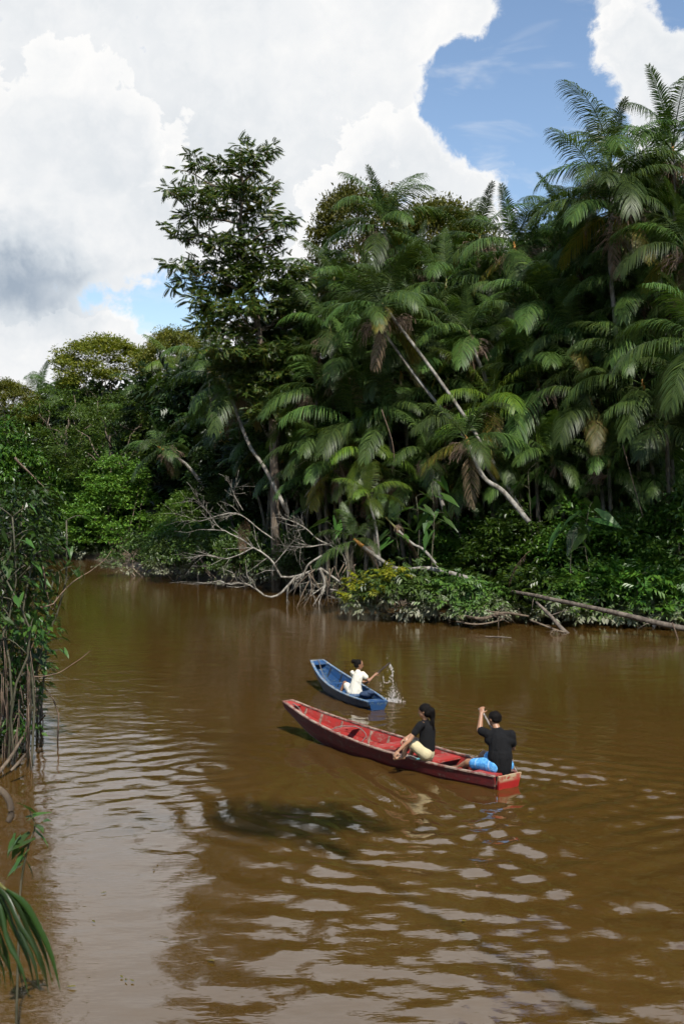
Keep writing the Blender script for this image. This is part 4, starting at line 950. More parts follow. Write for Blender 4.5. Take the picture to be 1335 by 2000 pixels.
# trees of the near bank: outside the frame on the right, they shade the water in the middle
def bank_tree():
    rg = np.random.default_rng(81); root = thing('bank_tree', (9.0, -6.0, .3), 'overhanging tree on the near bank that shades the water', 'tree'); base = root.location.copy()
    t0 = Vector((-.85, 15.6, 0)); C = []
    for k in range(34):
        h = rg.uniform(21, 24); q = t0 + Vector((rg.normal(0, .85), rg.normal(0, .30), 0)) + SUN * (h / SUN.z); C.append(np.array(q - base))
    C = np.array(C); R = rg.uniform(.3, .62, len(C))
    link('crown', crown_mesh('bank_crown', C, R, 95, .22, M['dark'], rg), root)
    c = C.mean(0); tp = spline([(0, 0, -.5), (.3, .2, 8), (c[0] * .6, c[1] * .6, 15), tuple(c)], 14); MB().tube(tp, np.interp(np.linspace(0, 1, 14), [0, .5, .62, 1], [.28, .09, .035, .025]), 8).obj('trunk', M['trunk'], root)
    for k in range(0, len(C), 6): MB().tube(limb_pts(tp[12], C[k], rg), np.linspace(.04, .015, 6), 5).obj('limb', M['trunk'], root)
bank_tree()

# name each remaining palm by where it stands among its like
def label_palms():
    rows = {'upper': [], 'middle': [], 'lower': []}
    for o, (x, y), lb in PALMS:
        if lb: continue
        rows['upper' if y < 580 else 'middle' if y < 760 else 'lower'].append((x, o))
    for k, L_ in rows.items():
        for i, (x, o) in enumerate(sorted(L_, key=lambda t: t[0])):
            o['label'] = 'drooping-frond palm with its crown in the %s tier, %s from the left' % (k, ordinal(i + 1))
label_palms()

# ---------------------------------------------------------------- canoes
def paint_mat(name, c1, c2, wood, wear=0.55, chips=None, scale=7):
    m, b, p, out = new_mat(name)
    co = b.n('ShaderNodeTexCoord').outputs['Object']
    c1, c2, wood = (tuple(.85 * v for v in c) for c in (c1, c2, wood))
    n1 = b.noise(b.map(co, (1, 1, 2)), scale, 6, 0.65); n2 = b.noise(co, scale * 5, 5, 0.7); n3 = b.noise(co, 2.2, 4, .6)
    c = b.mix(b.ss(n1, 0.3, 0.7), c1, c2)
    wr = b.ss(b.m('ADD', n1, b.m('MULTIPLY', n2, .6)), wear + .26, wear + .40)
    if chips:
        sz = b.n('ShaderNodeSeparateXYZ'); b.put(sz.inputs[0], co)
        wr = b.m('MULTIPLY', b.ss(b.m('ADD', n1, b.m('MULTIPLY', n2, .4)), .55, .72), b.ss(sz.outputs[2], .09, .16))
    c = b.mix(wr, c, wood)
    c = b.mix(b.m('MULTIPLY', b.ss(n3, .52, .72), .5), c, tuple(v * .45 for v in c1))
    b.put(p.inputs['Base Color'], c); p.inputs['Roughness'].default_value = .55; p.inputs['Specular IOR Level'].default_value = .35
    b.put(p.inputs['Normal'], b.bump(b.m('ADD', n1, b.m('MULTIPLY', n2, .5)), .35, .01))
    return m
M['red_in'] = paint_mat('red_paint', (.42, .032, .026), (.30, .036, .030), (.36, .17, .13), .58)
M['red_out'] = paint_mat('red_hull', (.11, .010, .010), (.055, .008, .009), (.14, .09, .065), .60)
M['red_stern'] = paint_mat('red_stern_paint', (.40, .018, .014), (.33, .015, .014), (.50, .40, .24), .46, True, scale=4)
M['blue_in'] = paint_mat('blue_paint', (.018, .075, .20), (.012, .048, .14), (.10, .15, .18), .56)
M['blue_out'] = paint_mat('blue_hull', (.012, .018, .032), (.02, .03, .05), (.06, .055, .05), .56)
M['blue_rail'] = paint_mat('blue_rail', (.10, .19, .30), (.07, .13, .22), (.26, .27, .26), .5)
M['red_rail'] = paint_mat('red_rail', (.20, .045, .035), (.13, .04, .032), (.34, .25, .19), .46)
M['rope'] = plain_mat('rope', (.17, .155, .14), (.10, .09, .08), 60, .9)
M['bilge'] = plain_mat('bilge', (.045, .03, .024), (.10, .05, .04), 6, .35)

def sm(t, ks, vs):
    """smooth interpolation through key values"""
    ks = np.array(ks); vs = np.array(vs); i = np.clip(np.searchsorted(ks, t) - 1, 0, len(ks) - 2)
    P_ = np.stack([ks, vs], 1); out = []
    s = np.gradient(vs, ks); f = (t - ks[i]) / (ks[i + 1] - ks[i]); h = ks[i + 1] - ks[i]
    return (2 * f ** 3 - 3 * f ** 2 + 1) * vs[i] + (f ** 3 - 2 * f ** 2 + f) * h * s[i] + (-2 * f ** 3 + 3 * f ** 2) * vs[i + 1] + (f ** 3 - f ** 2) * h * s[i + 1]

class Canoe:
    def __init__(s, name, S_, B_, prof, mats, label):
        u = (B_ - S_); s.L = u.length; u.normalize()
        s.root = thing(name, S_, label, 'canoe'); s.root.rotation_euler = (0, 0, math.atan2(u.y, u.x))
        s.pr = prof; s.m = mats; s.S = S_; s.u = u
        s.inv = (Matrix.Translation(S_) @ Matrix.Rotation(math.atan2(u.y, u.x), 4, 'Z')).inverted()
    def wg(s, t): return sm(t, *s.pr['wg'])
    def wb(s, t): return sm(t, *s.pr['wb'])
    def zg(s, t): return sm(t, *s.pr['zg'])
    def zb(s, t): return sm(t, *s.pr['zb'])
    def at(s, t, v, z): return s.S + s.u * (t * s.L) + Vector((-s.u.y, s.u.x, 0)) * v + Vector((0, 0, z))
    def inside(s, t, f, sd):
        """point on the inner face of a side, f = 0 floor .. 1 gunwale"""
        w = s.wb(t) + (s.wg(t) - s.wb(t)) * f - .022; z = s.zb(t) + (s.zg(t) - s.zb(t)) * f
        return np.array([t * s.L, sd * w, z])
    def hull(s):
        t = np.linspace(0, 1, 40); x = t * s.L; wg, wb, zg, zb = s.wg(t), s.wb(t), s.zg(t), s.zb(t)
        for sd in (1, -1):
            f = .5; wm = wb + (wg - wb) * f + .018; zm = zb + (zg - zb) * f
            # two strakes each side, the upper lapped a little over the lower
            lo0 = np.stack([x, sd * (wb + .0), zb], 1); lo1 = np.stack([x, sd * wm, zm], 1); up0 = np.stack([x, sd * (wm + .007), zm - .02], 1); up1 = np.stack([x, sd * (wg + .007), zg], 1)
            inn = np.tile([0, -sd * .95, .25], (40, 1))
            for a, b_ in ((lo0, lo1), (up0, up1)):
                MB().strip(a, b_, .02, inn).obj('side_plank', s.m['out'], s.root, False)
            li0 = np.stack([x, sd * (wb - .020), zb + .03], 1); li1 = np.stack([x, sd * (wg - .018), zg - .004], 1); mi = np.stack([x, sd * (wm - .022), zm], 1)
            for a, b_ in ((li0, mi - (0, 0, .003)), (mi + (0, 0, .003), li1)):
                MB().strip(a, b_, .008, inn).obj('lining_plank', s.m['in'], s.root, False)
            g0 = np.stack([x, sd * (wg - .034), zg + .004], 1); g1 = np.stack([x, sd * (wg + .024), zg + .002], 1)
            MB().strip(g0, g1, .020, np.tile([0, 0, 1.0], (40, 1))).obj('gunwale', s.m['rail'], s.root, False)
        f0 = np.stack([x, -wb, zb - .015], 1); f1 = np.stack([x, wb, zb - .015], 1)
        ztop = np.maximum(zb + .02, .05) - (zb - .015)
        V = np.tile([0, 0, 1.0], (40, 1)) * ztop[:, None]
        MB().strip(f0, f1, 1.0, V).obj('bottom_plank', s.m['floor'], s.root, False)
        # transom
        a, b_, c, d = wg[0], wb[0], zg[0], zb[0]; th = .035
        V = [(-.02 + dx - .05 * k, y, z) for dx in (0, -th) for y, z, k in ((-a - .008, c + .022, 1), (a + .008, c + .022, 1), (b_ + .005, d - .02, 0), (-b_ - .005, d - .02, 0))]
        MB().add(V, None, [(0, 1, 2, 3), (7, 6, 5, 4), (0, 4, 5, 1), (1, 5, 6, 2), (2, 6, 7, 3), (3, 7, 4, 0)]).obj('transom', s.m['stern'], s.root, False)
        # bow block and little deck
        a, b_, c, d = wg[-1], wb[-1], zg[-1], zb[-1]
        V = [(s.L + dx, y, z) for dx in (0, .03) for y, z in ((-a - .02, c + .026), (a + .02, c + .026), (b_ + .005, d - .02), (-b_ - .005, d - .02))]
        MB().add(V, None, [(0, 1, 2, 3), (7, 6, 5, 4), (0, 4, 5, 1), (1, 5, 6, 2), (2, 6, 7, 3), (3, 7, 4, 0)]).obj('stem_block', s.m['rail'], s.root, False)
        td = np.linspace(s.pr['deck'], 1, 6)
        MB().strip(np.stack([td * s.L, -(s.wg(td) - .03), s.zg(td) - .012], 1), np.stack([td * s.L, s.wg(td) - .03, s.zg(td) - .012], 1), .014, np.tile([0, 0, 1.0], (6, 1))).obj('bow_deck', s.m['in'], s.root, False)
    def thwart(s, t, width, drop=.05, mat='in', name='thwart', th=.025):
        w = s.wg(t) - .05; z = s.zg(t) - drop
        o = MB().box((0, 0, 0), (width / 2, w, th / 2)).obj(name, s.m[mat], s.root, False); o.location = (t * s.L, 0, z); return o
    def rib(s, t):
        for sd in (1, -1):
            a = s.inside(t, .08, sd); b_ = s.inside(t, .93, sd); d = np.array([.018, 0, 0]); n = np.tile([0, -sd * .9, .3], (2, 1))
            MB().strip([a - d, b_ - d], [a + d, b_ + d], .022, n).obj('rib', s.m['rib'], s.root, False)

red = Canoe('canoe', RED_S, RED_B, dict(wg=([0, .12, .35, .62, .82, .94, 1], [.235, .33, .43, .40, .27, .16, .105]), wb=([0, .12, .35, .62, .82, .94, 1], [.19, .25, .31, .27, .16, .085, .05]),
            zg=([0, .2, .45, .7, .86, 1], [.185, .195, .23, .32, .42, .55]), zb=([0, .15, .5, .68, .84, 1], [-.06, -.09, -.09, -.05, .10, .42]), deck=.955),
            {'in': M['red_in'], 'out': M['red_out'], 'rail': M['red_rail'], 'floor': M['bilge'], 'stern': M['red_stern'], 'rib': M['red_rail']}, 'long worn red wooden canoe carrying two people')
red.hull()
for t, w, dr in ((.27, .34, .03), (.475, .24, .03), (.70, .12, .03), (.055, .36, .02)): red.thwart(t, w, dr, th=.035)
for t in (.16, .37, .56, .64, .77, .86, .93): red.rib(t)
# bulkhead boards across the hull
for t in (.36, .175):
    w0, w1 = red.wb(t) - .02, red.wg(t) - .04; z0, z1 = .04, red.zg(t) - .05
    MB().strip([(t * red.L, -w0, z0), (t * red.L - .04, -w1, z1)], [(t * red.L, w0, z0), (t * red.L - .04, w1, z1)], .02, np.tile([-1.0, 0, 0], (2, 1))).obj('bulkhead', M['red_in'], red.root, False)
MB().tube(spline([(.97 * red.L, .02, .53), (.93 * red.L, .05, .50), (.885 * red.L, .10, .37), (.85 * red.L, .06, .25), (.80 * red.L, -.02, .12)], 16), np.full(16, .009), 6).obj('bow_rope', M['rope'], red.root)
MB().tube(spline([(.71 * red.L, .27, .30), (.69 * red.L, .10, .36), (.66 * red.L, -.12, .34), (.635 * red.L, -.2, .22), (.64 * red.L, -.12, .10)], 18), np.full(18, .008), 6).obj('rope_handle', M['rope'], red.root)
blue = Canoe('canoe', BLU_S, BLU_B, dict(wg=([0, .15, .4, .65, .85, 1], [.20, .29, .36, .33, .24, .15]), wb=([0, .15, .4, .65, .85, 1], [.13, .21, .26, .22, .13, .08]),
            zg=([0, .25, .5, .75, 1], [.165, .18, .23, .34, .52]), zb=([0, .15, .45, .65, .84, 1], [.02, -.06, -.08, -.03, .12, .38]), deck=.94),
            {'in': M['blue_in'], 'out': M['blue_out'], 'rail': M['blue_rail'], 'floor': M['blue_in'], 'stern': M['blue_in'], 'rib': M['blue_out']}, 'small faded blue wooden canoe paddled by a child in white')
blue.hull()
for t, w, dr in ((.30, .30, .05), (.60, .10, .05), (.045, .28, .012)): blue.thwart(t, w, dr)
for t in (.46, .74, .88): blue.rib(t)
MB().tube(spline([(.985 * blue.L, .01, .53), (.955 * blue.L, .02, .545), (.90 * blue.L, .03, .38), (.80 * blue.L, .05, .16), (.70 * blue.L, -.02, .08)], 14), np.full(14, .009), 5).obj('bow_rope', M['rope'], blue.root)

# ---------------------------------------------------------------- people
def skin_mat(name, c1, c2):
    m, b, p, out = new_mat(name); co = b.n('ShaderNodeNewGeometry').outputs['Position']
    b.put(p.inputs['Base Color'], b.mix(b.noise(co, 14, 4, .6), c1, c2)); p.inputs['Roughness'].default_value = .48
    p.inputs['Subsurface Weight'].default_value = .12; p.inputs['Subsurface Radius'].default_value = (.012, .005, .003); p.inputs['Subsurface Scale'].default_value = 1.0
    return m
def cloth_mat(name, c, c2, rough=.85, wr=.5):
    m, b, p, out = new_mat(name); co = b.n('ShaderNodeNewGeometry').outputs['Position']
    n1 = b.noise(b.map(co, (1, 1, .45)), 11, 4, .6, 1.2); n2 = b.noise(co, 160, 2)
    b.put(p.inputs['Base Color'], b.mix(n1, c, c2)); p.inputs['Roughness'].default_value = rough; p.inputs['Specular IOR Level'].default_value = .2
    b.put(p.inputs['Normal'], b.bump(b.m('ADD', n1, b.m('MULTIPLY', n2, .06)), wr, .03)); return m
M['skin_m'] = skin_mat('skin_tan', (.25, .125, .068), (.30, .155, .085)); M['skin_w'] = skin_mat('skin_light', (.31, .16, .092), (.36, .20, .115)); M['skin_g'] = skin_mat('skin_brown', (.21, .10, .053), (.26, .13, .072))
M['hair'] = plain_mat('black_hair', (.0030, .0026, .0024), (.008, .006, .005), 90, .7, .10, .6, (1, 1, .2))
M['black'] = cloth_mat('black_cotton', (.0045, .0045, .005), (.0085, .0085, .009), .95, .8); M['white'] = cloth_mat('white_cotton', (.62, .60, .53), (.57, .53, .42), .9, .8)
M['cream'] = cloth_mat('cream_cotton', (.49, .42, .26), (.42, .36, .21)); M['navy'] = cloth_mat('navy_denim', (.018, .03, .06), (.03, .05, .09))
def shorts_mat():
    m, b, p, out = new_mat('blue_shorts'); co = b.n('ShaderNodeNewGeometry').outputs['Position']
    w = b.n('ShaderNodeTexWave', wave_type='BANDS'); b.put(w.inputs['Vector'], b.map(co, (1, 1, 1), (0, .3, .9))); w.inputs['Scale'].default_value = 1.1; w.inputs['Distortion'].default_value = 2
    c = b.mix(b.ss(b.noise(co, 16, 3, .5, 1.5), .40, .62), (.05, .24, .55), (.12, .38, .66)); c = b.mix(b.m('MULTIPLY', b.ss(w.outputs['Fac'], .96, .99), .35), c, (.55, .66, .75))
    b.put(p.inputs['Base Color'], c); p.inputs['Roughness'].default_value = .6; b.put(p.inputs['Normal'], b.bump(b.noise(co, 12, 3, .5, 1), .6, .03)); return m
M['shorts'] = shorts_mat()
M['eye'] = plain_mat('eye', (.02, .015, .012), None, 5, .2); M['lip'] = plain_mat('lip', (.26, .09, .07), None, 5, .5)
M['paddle'] = plain_mat('paddle_wood', (.05, .035, .028), (.025, .02, .018), 14, .5); M['paddle_grey'] = plain_mat('paddle_grey_wood', (.24, .22, .20), (.14, .12, .11), 14, .6)

def caps(mb, a, ra, b_, rb, sides=14):
    """tapered capsule"""
    a, b_ = np.array(tuple(a)), np.array(tuple(b_)); d = b_ - a; L = np.linalg.norm(d); d = d / (L + 1e-9)
    th = np.linspace(0, math.pi / 2, 5); pts, rr = [], []
    for t in th[::-1]: pts.append(a - d * ra * math.sin(t)); rr.append(max(1e-4, ra * math.cos(t)))
    for t in th: pts.append(b_ + d * rb * math.sin(t)); rr.append(max(1e-4, rb * math.cos(t)))
    pts = np.array(pts); u = np.cross(d, (0, 0, 1.0)) if abs(d[2]) < .9 else np.cross(d, (1.0, 0, 0)); u /= np.linalg.norm(u); v = np.cross(d, u)
    an = np.linspace(0, 2 * math.pi, sides, endpoint=False); ring = np.cos(an)[:, None] * u + np.sin(an)[:, None] * v
    V = (pts[:, None] + np.array(rr)[:, None, None] * ring[None]).reshape(-1, 3); q = []
    for i in range(len(pts) - 1):
        for k in range(sides): k2 = (k + 1) % sides; q.append((i * sides + k, i * sides + k2, (i + 1) * sides + k2, (i + 1) * sides + k))
    n = len(V); V = np.vstack([V, pts[0], pts[-1]]); t = [(n, (k + 1) % sides, k) for k in range(sides)] + [(n + 1, (len(pts) - 1) * sides + k, (len(pts) - 1) * sides + (k + 1) % sides) for k in range(sides)]
    mb.add(V, t, q)
def ellip(mb, c, ax, X, Y, Z, n=14):
    """ellipsoid with half axes ax along the frame X, Y, Z"""
    th = np.linspace(0, math.pi, n); ph = np.linspace(0, 2 * math.pi, n * 2, endpoint=False); c = np.array(tuple(c)); Fm = np.array([tuple(X), tuple(Y), tuple(Z)])
    P_ = np.array([(math.sin(a) * math.cos(p), math.sin(a) * math.sin(p), math.cos(a)) for a in th for p in ph]) * np.array(ax); V = P_ @ Fm + c; m_ = n * 2; q = []
    for i in range(n - 1):
        for k in range(m_): q.append((i * m_ + k, (i + 1) * m_ + k, (i + 1) * m_ + (k + 1) % m_, i * m_ + (k + 1) % m_))
    mb.add(V, None, q)
def fuse(mb, name, mat, parent, voxel=.009, smooth=6, wrinkle=0.0, flat_cut=()):
    """melt overlapping volumes into one continuous skin"""
    o = bpy.data.objects.new('tmp', mb.mesh('tmp', None)); COL.objects.link(o)
    r = o.modifiers.new('r', 'REMESH'); r.mode = 'VOXEL'; r.voxel_size = voxel; s = o.modifiers.new('s', 'SMOOTH'); s.factor = .5; s.iterations = smooth
    me = bpy.data.meshes.new_from_object(o.evaluated_get(bpy.context.evaluated_depsgraph_get())); bpy.data.objects.remove(o)
    me.name = name; me.materials.clear(); me.materials.append(mat)
    for p in me.polygons: p.use_smooth = True
    if wrinkle:
        n = len(me.vertices); co = np.zeros(n * 3); nr = np.zeros(n * 3); me.vertices.foreach_get('co', co); me.vertices.foreach_get('normal', nr); co = co.reshape(-1, 3); nr = nr.reshape(-1, 3)
        k = np.array([mnoise.noise(Vector((c[0] * 9, c[1] * 9, c[2] * 5))) + .5 * mnoise.noise(Vector((c[0] * 22, c[1] * 22, c[2] * 14))) for c in co]); co += nr * (k * wrinkle)[:, None]; me.vertices.foreach_set('co', co.ravel()); me.update()
    return link(name, me, parent)

def hand(mb, wrist, fore, palmN, size=1.0, curl=1.2, thumb=1):
    """palm plus five bent fingers; fore = way the fingers leave, palmN = way the palm faces"""
    w = Vector(wrist); f = Vector(fore).normalized(); n = Vector(palmN); n = (n - f * n.dot(f)).normalized(); sd = f.cross(n) * thumb; L = .085 * size
    ellip(mb, w + f * L * .5, (L * .62, .043 * size, .016 * size), f, sd, n, 8)
    for k, (off, ln) in enumerate(((.033, .068), (.011, .078), (-.011, .072), (-.032, .055))):
        p = w + f * L * .9 + sd * off * size; d = f.copy(); r = .0095 * size; a = 0
        for j, q in enumerate((.45, .32, .23)):
            a += curl * (.35 if j == 0 else .75); d2 = f * math.cos(a) + n * math.sin(a); e = p + d2 * ln * size * q * 1.15; caps(mb, p, r, e, r * .9, 7); p = e; r *= .92
    p = w + f * L * .25 + sd * .036 * size; d = (f * .55 + sd * .75 + n * .45).normalized(); e = p + d * .04 * size; caps(mb, p, .012 * size, e, .0105 * size, 7); d = (f * .8 + n * .8 + sd * .1).normalized(); caps(mb, e, .0105 * size, e + d * .034 * size, .009 * size, 7)

def head(mb, c, fwd, up, h=.22):
    """skull, jaw, nose, ears; c = middle of the head. returns frame"""
    f = Vector(fwd).normalized(); u = Vector(up); u = (u - f * u.dot(f)).normalized(); s = f.cross(u); k = h / .22
    ellip(mb, c + u * .022 * k - f * .008 * k, (.098 * k, .076 * k, .090 * k), f, s, u); ellip(mb, c - u * .040 * k + f * .020 * k, (.068 * k, .058 * k, .066 * k), f, s, u, 10); ellip(mb, c - u * .082 * k + f * .052 * k, (.026 * k, .030 * k, .022 * k), f, s, u, 8)
    caps(mb, c + f * .086 * k + u * .010 * k, .008 * k, c + f * .103 * k - u * .028 * k, .0135 * k, 8)
    for q in (1, -1): ellip(mb, c + s * q * .077 * k - u * .005 * k - f * .006 * k, (.016 * k, .009 * k, .029 * k), (f - s * q * .4).normalized(), s, u, 8); ellip(mb, c + f * .078 * k + s * q * .033 * k + u * .022 * k, (.012 * k, .022 * k, .006 * k), f, s, u, 6)
    return f, s, u, k
def face(root, c, fr):
    f, s, u, k = fr
    mb = MB()
    for q in (1, -1): ellip(mb, c + f * .080 * k + s * q * .032 * k + u * .008 * k, (.008 * k, .014 * k, .008 * k), (f + s * q * .35).normalized(), s, u, 7)
    mb.obj('eyes', M['eye'], root); mb = MB(); ellip(mb, c + f * .082 * k - u * .056 * k, (.010 * k, .024 * k, .009 * k), f, s, u, 7); mb.obj('mouth', M['lip'], root)
    mb = MB()
    for q in (1, -1): caps(mb, c + f * .087 * k + s * q * .016 * k + u * .030 * k, .0045 * k, c + f * .076 * k + s * q * .050 * k + u * .030 * k, .003 * k, 6)
    mb.obj('eyebrows', M['hair'], root)

def person(label, base):
    return thing('person', base, label, 'person')
def rel(root, o):
    """put a child built in world space under its thing"""
    o.matrix_parent_inverse = Matrix.Translation(root.location).inverted(); return o

Z3 = lambda x, y, D: W(740 + x / 4.45, 1350 + y / 4.45, D)
def man():
    root = person('man in black shirt and blue shorts at the stern, left arm raised on paddle', Vector((2.25, 17.62, .2)))
    pel, che, nek, hed = Z3(1050, 630, 17.70), Z3(1048, 440, 17.74), Z3(1026, 318, 17.80), Z3(998, 240, 17.86)
    sl, sr = Z3(945, 372, 17.80), Z3(1142, 378, 17.72); el, hl = Z3(872, 338, 17.92), Z3(886, 196, 18.02); er, hr = Z3(1160, 490, 17.86), Z3(1090, 520, 18.12)
    u = red.u; hipL, hipR = pel + Vector((-.085, -.05, -.03)), pel + Vector((.095, .05, -.03)); kl = Z3(772, 622, 18.05); kr = hipR + u * .46 + Vector((0, 0, .08)); al = kl + u * .22 + Vector((0, 0, -.33)); al.z = max(al.z, .10); ar = kr + u * .22; ar.z = .10
    mb = MB()
    caps(mb, pel, .15, che, .145); caps(mb, sl, .06, sr, .06); caps(mb, nek - Vector((0, 0, .03)), .056, hed - Vector((0, 0, .05)), .054)
    for a, ra, b_, rb in ((sl, .057, el, .046), (el, .047, hl, .030), (sr, .057, er, .046), (er, .044, hr, .028), (hipL, .095, kl, .066), (kl, .062, al, .040), (hipR, .095, kr, .066), (kr, .062, ar, .040)): caps(mb, a, ra, b_, rb)
    for a in (al, ar): caps(mb, a, .036, a + u * .17 + Vector((0, 0, -.03)), .03)
    hand(mb, hl, (hl - el), Vector((.5, .85, 0)), 1.0, 1.3, -1); hand(mb, hr, (u + Vector((.2, .2, -.3))), Vector((-.3, .6, -.4)), 1.0, 1.3)
    fr = head(mb, hed, (u + Vector((.05, 0, -.12))), Vector((-.06, .1, 1)), .235)
    bd = rel(root, fuse(mb, 'body', M['skin_m'], root, .0085, 5)); f, s, up, k = fr; face(bd, hed, fr)
    mb = MB(); ellip(mb, hed + up * .036 - f * .016, (.100, .085, .088), f, s, up, 16); ellip(mb, hed - up * .008 - f * .048, (.066, .079, .058), f, s, up, 12); ellip(mb, hed + up * .03 - f * .03, (.088, .088, .085), f, s, up, 12); rel(root, fuse(mb, 'hair', M['hair'], root, .007, 1, .012))
    mb = MB(); lo = pel + Vector((0, 0, -.06)); caps(mb, lo, .175, pel + Vector((0, 0, .12)), .188); caps(mb, pel + Vector((0, 0, .1)), .185, che, .165); caps(mb, che, .165, nek - Vector((0, 0, .105)), .125); caps(mb, sl - Vector((0, 0, .01)), .075, sr - Vector((0, 0, .01)), .075); ellip(mb, (sl + sr) * .5 - Vector((0, 0, .09)), (.235, .135, .12), (sr - sl).normalized(), Vector((0, 1, 0)), Vector((0, 0, 1)))
    caps(mb, sl, .075, sl + (el - sl) * .72, .070); caps(mb, sr, .075, sr + (er - sr) * .66, .068); caps(mb, nek - Vector((0, 0, .09)), .085, nek - Vector((0, 0, .055)), .066); rel(root, fuse(mb, 'shirt', M['black'], root, .010, 6, .006))
    mb = MB(); caps(mb, pel + Vector((0, 0, -.07)), .17, pel + Vector((0, 0, -.02)), .165); caps(mb, hipL, .118, hipL + (kl - hipL) * .74, .094); caps(mb, hipR, .118, hipR + (kr - hipR) * .74, .094); rel(root, fuse(mb, 'shorts', M['shorts'], root, .010, 4, .008))
    # his paddle: gripped at the top, blade on the far side of the stern
    top = hl + Vector((.01, .09, .045)); low = hr + (hr - top) * 1.25; d = (low - top).normalized(); pd = thing('paddle', low, 'grey wooden paddle held by the man at the stern', 'paddle')
    g = MB(); g.tube([top - low, (low - top) * .7 + top - low, low - low], [.015, .016, .017], 8); g.obj('shaft', M['paddle_grey'], pd); g = MB(); caps(g, top - low - u * .05, .015, top - low + u * .05, .015, 8); g.obj('grip', M['paddle_grey'], pd)
    g = MB(); sd = d.cross(u).normalized(); nn = d.cross(sd); V = []; ts = np.linspace(0, 1, 7); ww = [.018, .05, .075, .085, .08, .06, .02]
    for t, w in zip(ts, ww): c = d * t * .5; V += [c + sd * w + nn * .006, c - sd * w + nn * .006, c - sd * w - nn * .006, c + sd * w - nn * .006]
    q = [(i * 4 + k, i * 4 + (k + 1) % 4, i * 4 + 4 + (k + 1) % 4, i * 4 + 4 + k) for i in range(6) for k in range(4)]; g.add([tuple(v) for v in V], None, q); g.obj('blade', M['paddle_grey'], pd)
man()
def woman():
    root = person('woman in black T-shirt and cream shorts with dark ponytail, hand on the canoe edge', Vector((1.33, 18.2, .2)))
    D = 18.25; pel, che, nek, hed = Z3(412, 515, D), Z3(420, 335, D), Z3(402, 238, D), Z3(392, 172, D - .02)
    sl, sr = Z3(358, 292, D - .15), Z3(430, 285, D + .17); el, hl = Z3(258, 432, D - .20), Z3(166, 520, D - .20); er, hr = Z3(292, 378, D + .14), Z3(232, 408, D + .0)
    fw = Vector((-.93, .36, 0)).normalized(); hipL, hipR = pel + Vector((-.02, -.08, -.03)), pel + Vector((.01, .09, -.03)); kl, kr = Z3(238, 425, D - .02), Z3(318, 428, D + .28); al, ar = Z3(212, 575, D - .0), Z3(270, 560, D + .33)
    al.z = max(al.z, .09); ar.z = max(ar.z, .09)
    mb = MB(); caps(mb, pel, .115, che, .105); caps(mb, sl, .045, sr, .045); caps(mb, nek - Vector((0, 0, .03)), .043, hed - Vector((0, 0, .05)), .043)
    for a, ra, b_, rb in ((sl, .043, el, .034), (el, .035, hl, .023), (sr, .043, er, .034), (er, .035, hr, .023), (hipL, .082, kl, .055), (kl, .053, al, .033), (hipR, .082, kr, .055), (kr, .053, ar, .033)): caps(mb, a, ra, b_, rb)
    for a in (al, ar): caps(mb, a, .03, a + fw * .15 + Vector((0, 0, -.03)), .024)
    hand(mb, hl, (hl - el) + Vector((0, -.02, -.02)), Vector((-.3, .3, -1)), .95, .9); hand(mb, hr, (Vector((-.6, -.3, -.35))), Vector((-.2, -.3, -1)), .95, .8)
    fr = head(mb, hed, fw + Vector((0, 0, -.08)), Vector((0, 0, 1)), .215); f, s, up, k = fr
    bd = rel(root, fuse(mb, 'body', M['skin_w'], root, .0085, 5)); face(bd, hed, fr)
    mb = MB(); ellip(mb, hed + up * .034 - f * .020, (.098, .086, .086), f, s, up, 16); ellip(mb, hed - f * .055 - up * .025, (.072, .084, .080), f, s, up, 12); ellip(mb, hed - f * .03 + up * .02, (.085, .088, .088), f, s, up, 12); ellip(mb, hed - f * .115 + up * .01, (.045, .05, .05), f, s, up, 10); caps(mb, hed - f * .12, .05, Z3(462, 225, D - .04), .048); caps(mb, Z3(462, 225, D - .04), .046, Z3(468, 268, D - .05), .020)
    for q_ in range(7): a = Z3(450 + 4 * q_, 205, D - .06); caps(mb, a, .02, a + Vector((rnd.uniform(-.03, .04), rnd.uniform(-.04, .02), -.20 - rnd.uniform(0, .06))), .008, 7)
    rel(root, fuse(mb, 'hair', M['hair'], root, .008, 2, .010))
    mb = MB(); caps(mb, pel + Vector((0, 0, .03)), .135, che, .122); caps(mb, che, .122, nek - Vector((0, 0, .09)), .082); caps(mb, sl - Vector((0, 0, .01)), .055, sr - Vector((0, 0, .01)), .055); caps(mb, sl, .060, sl + (el - sl) * .50, .058); caps(mb, sr, .060, sr + (er - sr) * .55, .058); caps(mb, nek - Vector((0, 0, .07)), .07, nek - Vector((0, 0, .03)), .052); rel(root, fuse(mb, 'shirt', M['black'], root, .009, 5, .007))
    mb = MB(); caps(mb, pel + Vector((0, 0, -.05)), .130, pel, .128); caps(mb, hipL, .105, hipL + (kl - hipL) * .62, .086); caps(mb, hipR, .105, hipR + (kr - hipR) * .62, .086); rel(root, fuse(mb, 'shorts', M['cream'], root, .009, 4, .007))
woman()
Z6 = lambda x, y, D: W(590 + x / 6.357, 1270 + y / 6.357, D)
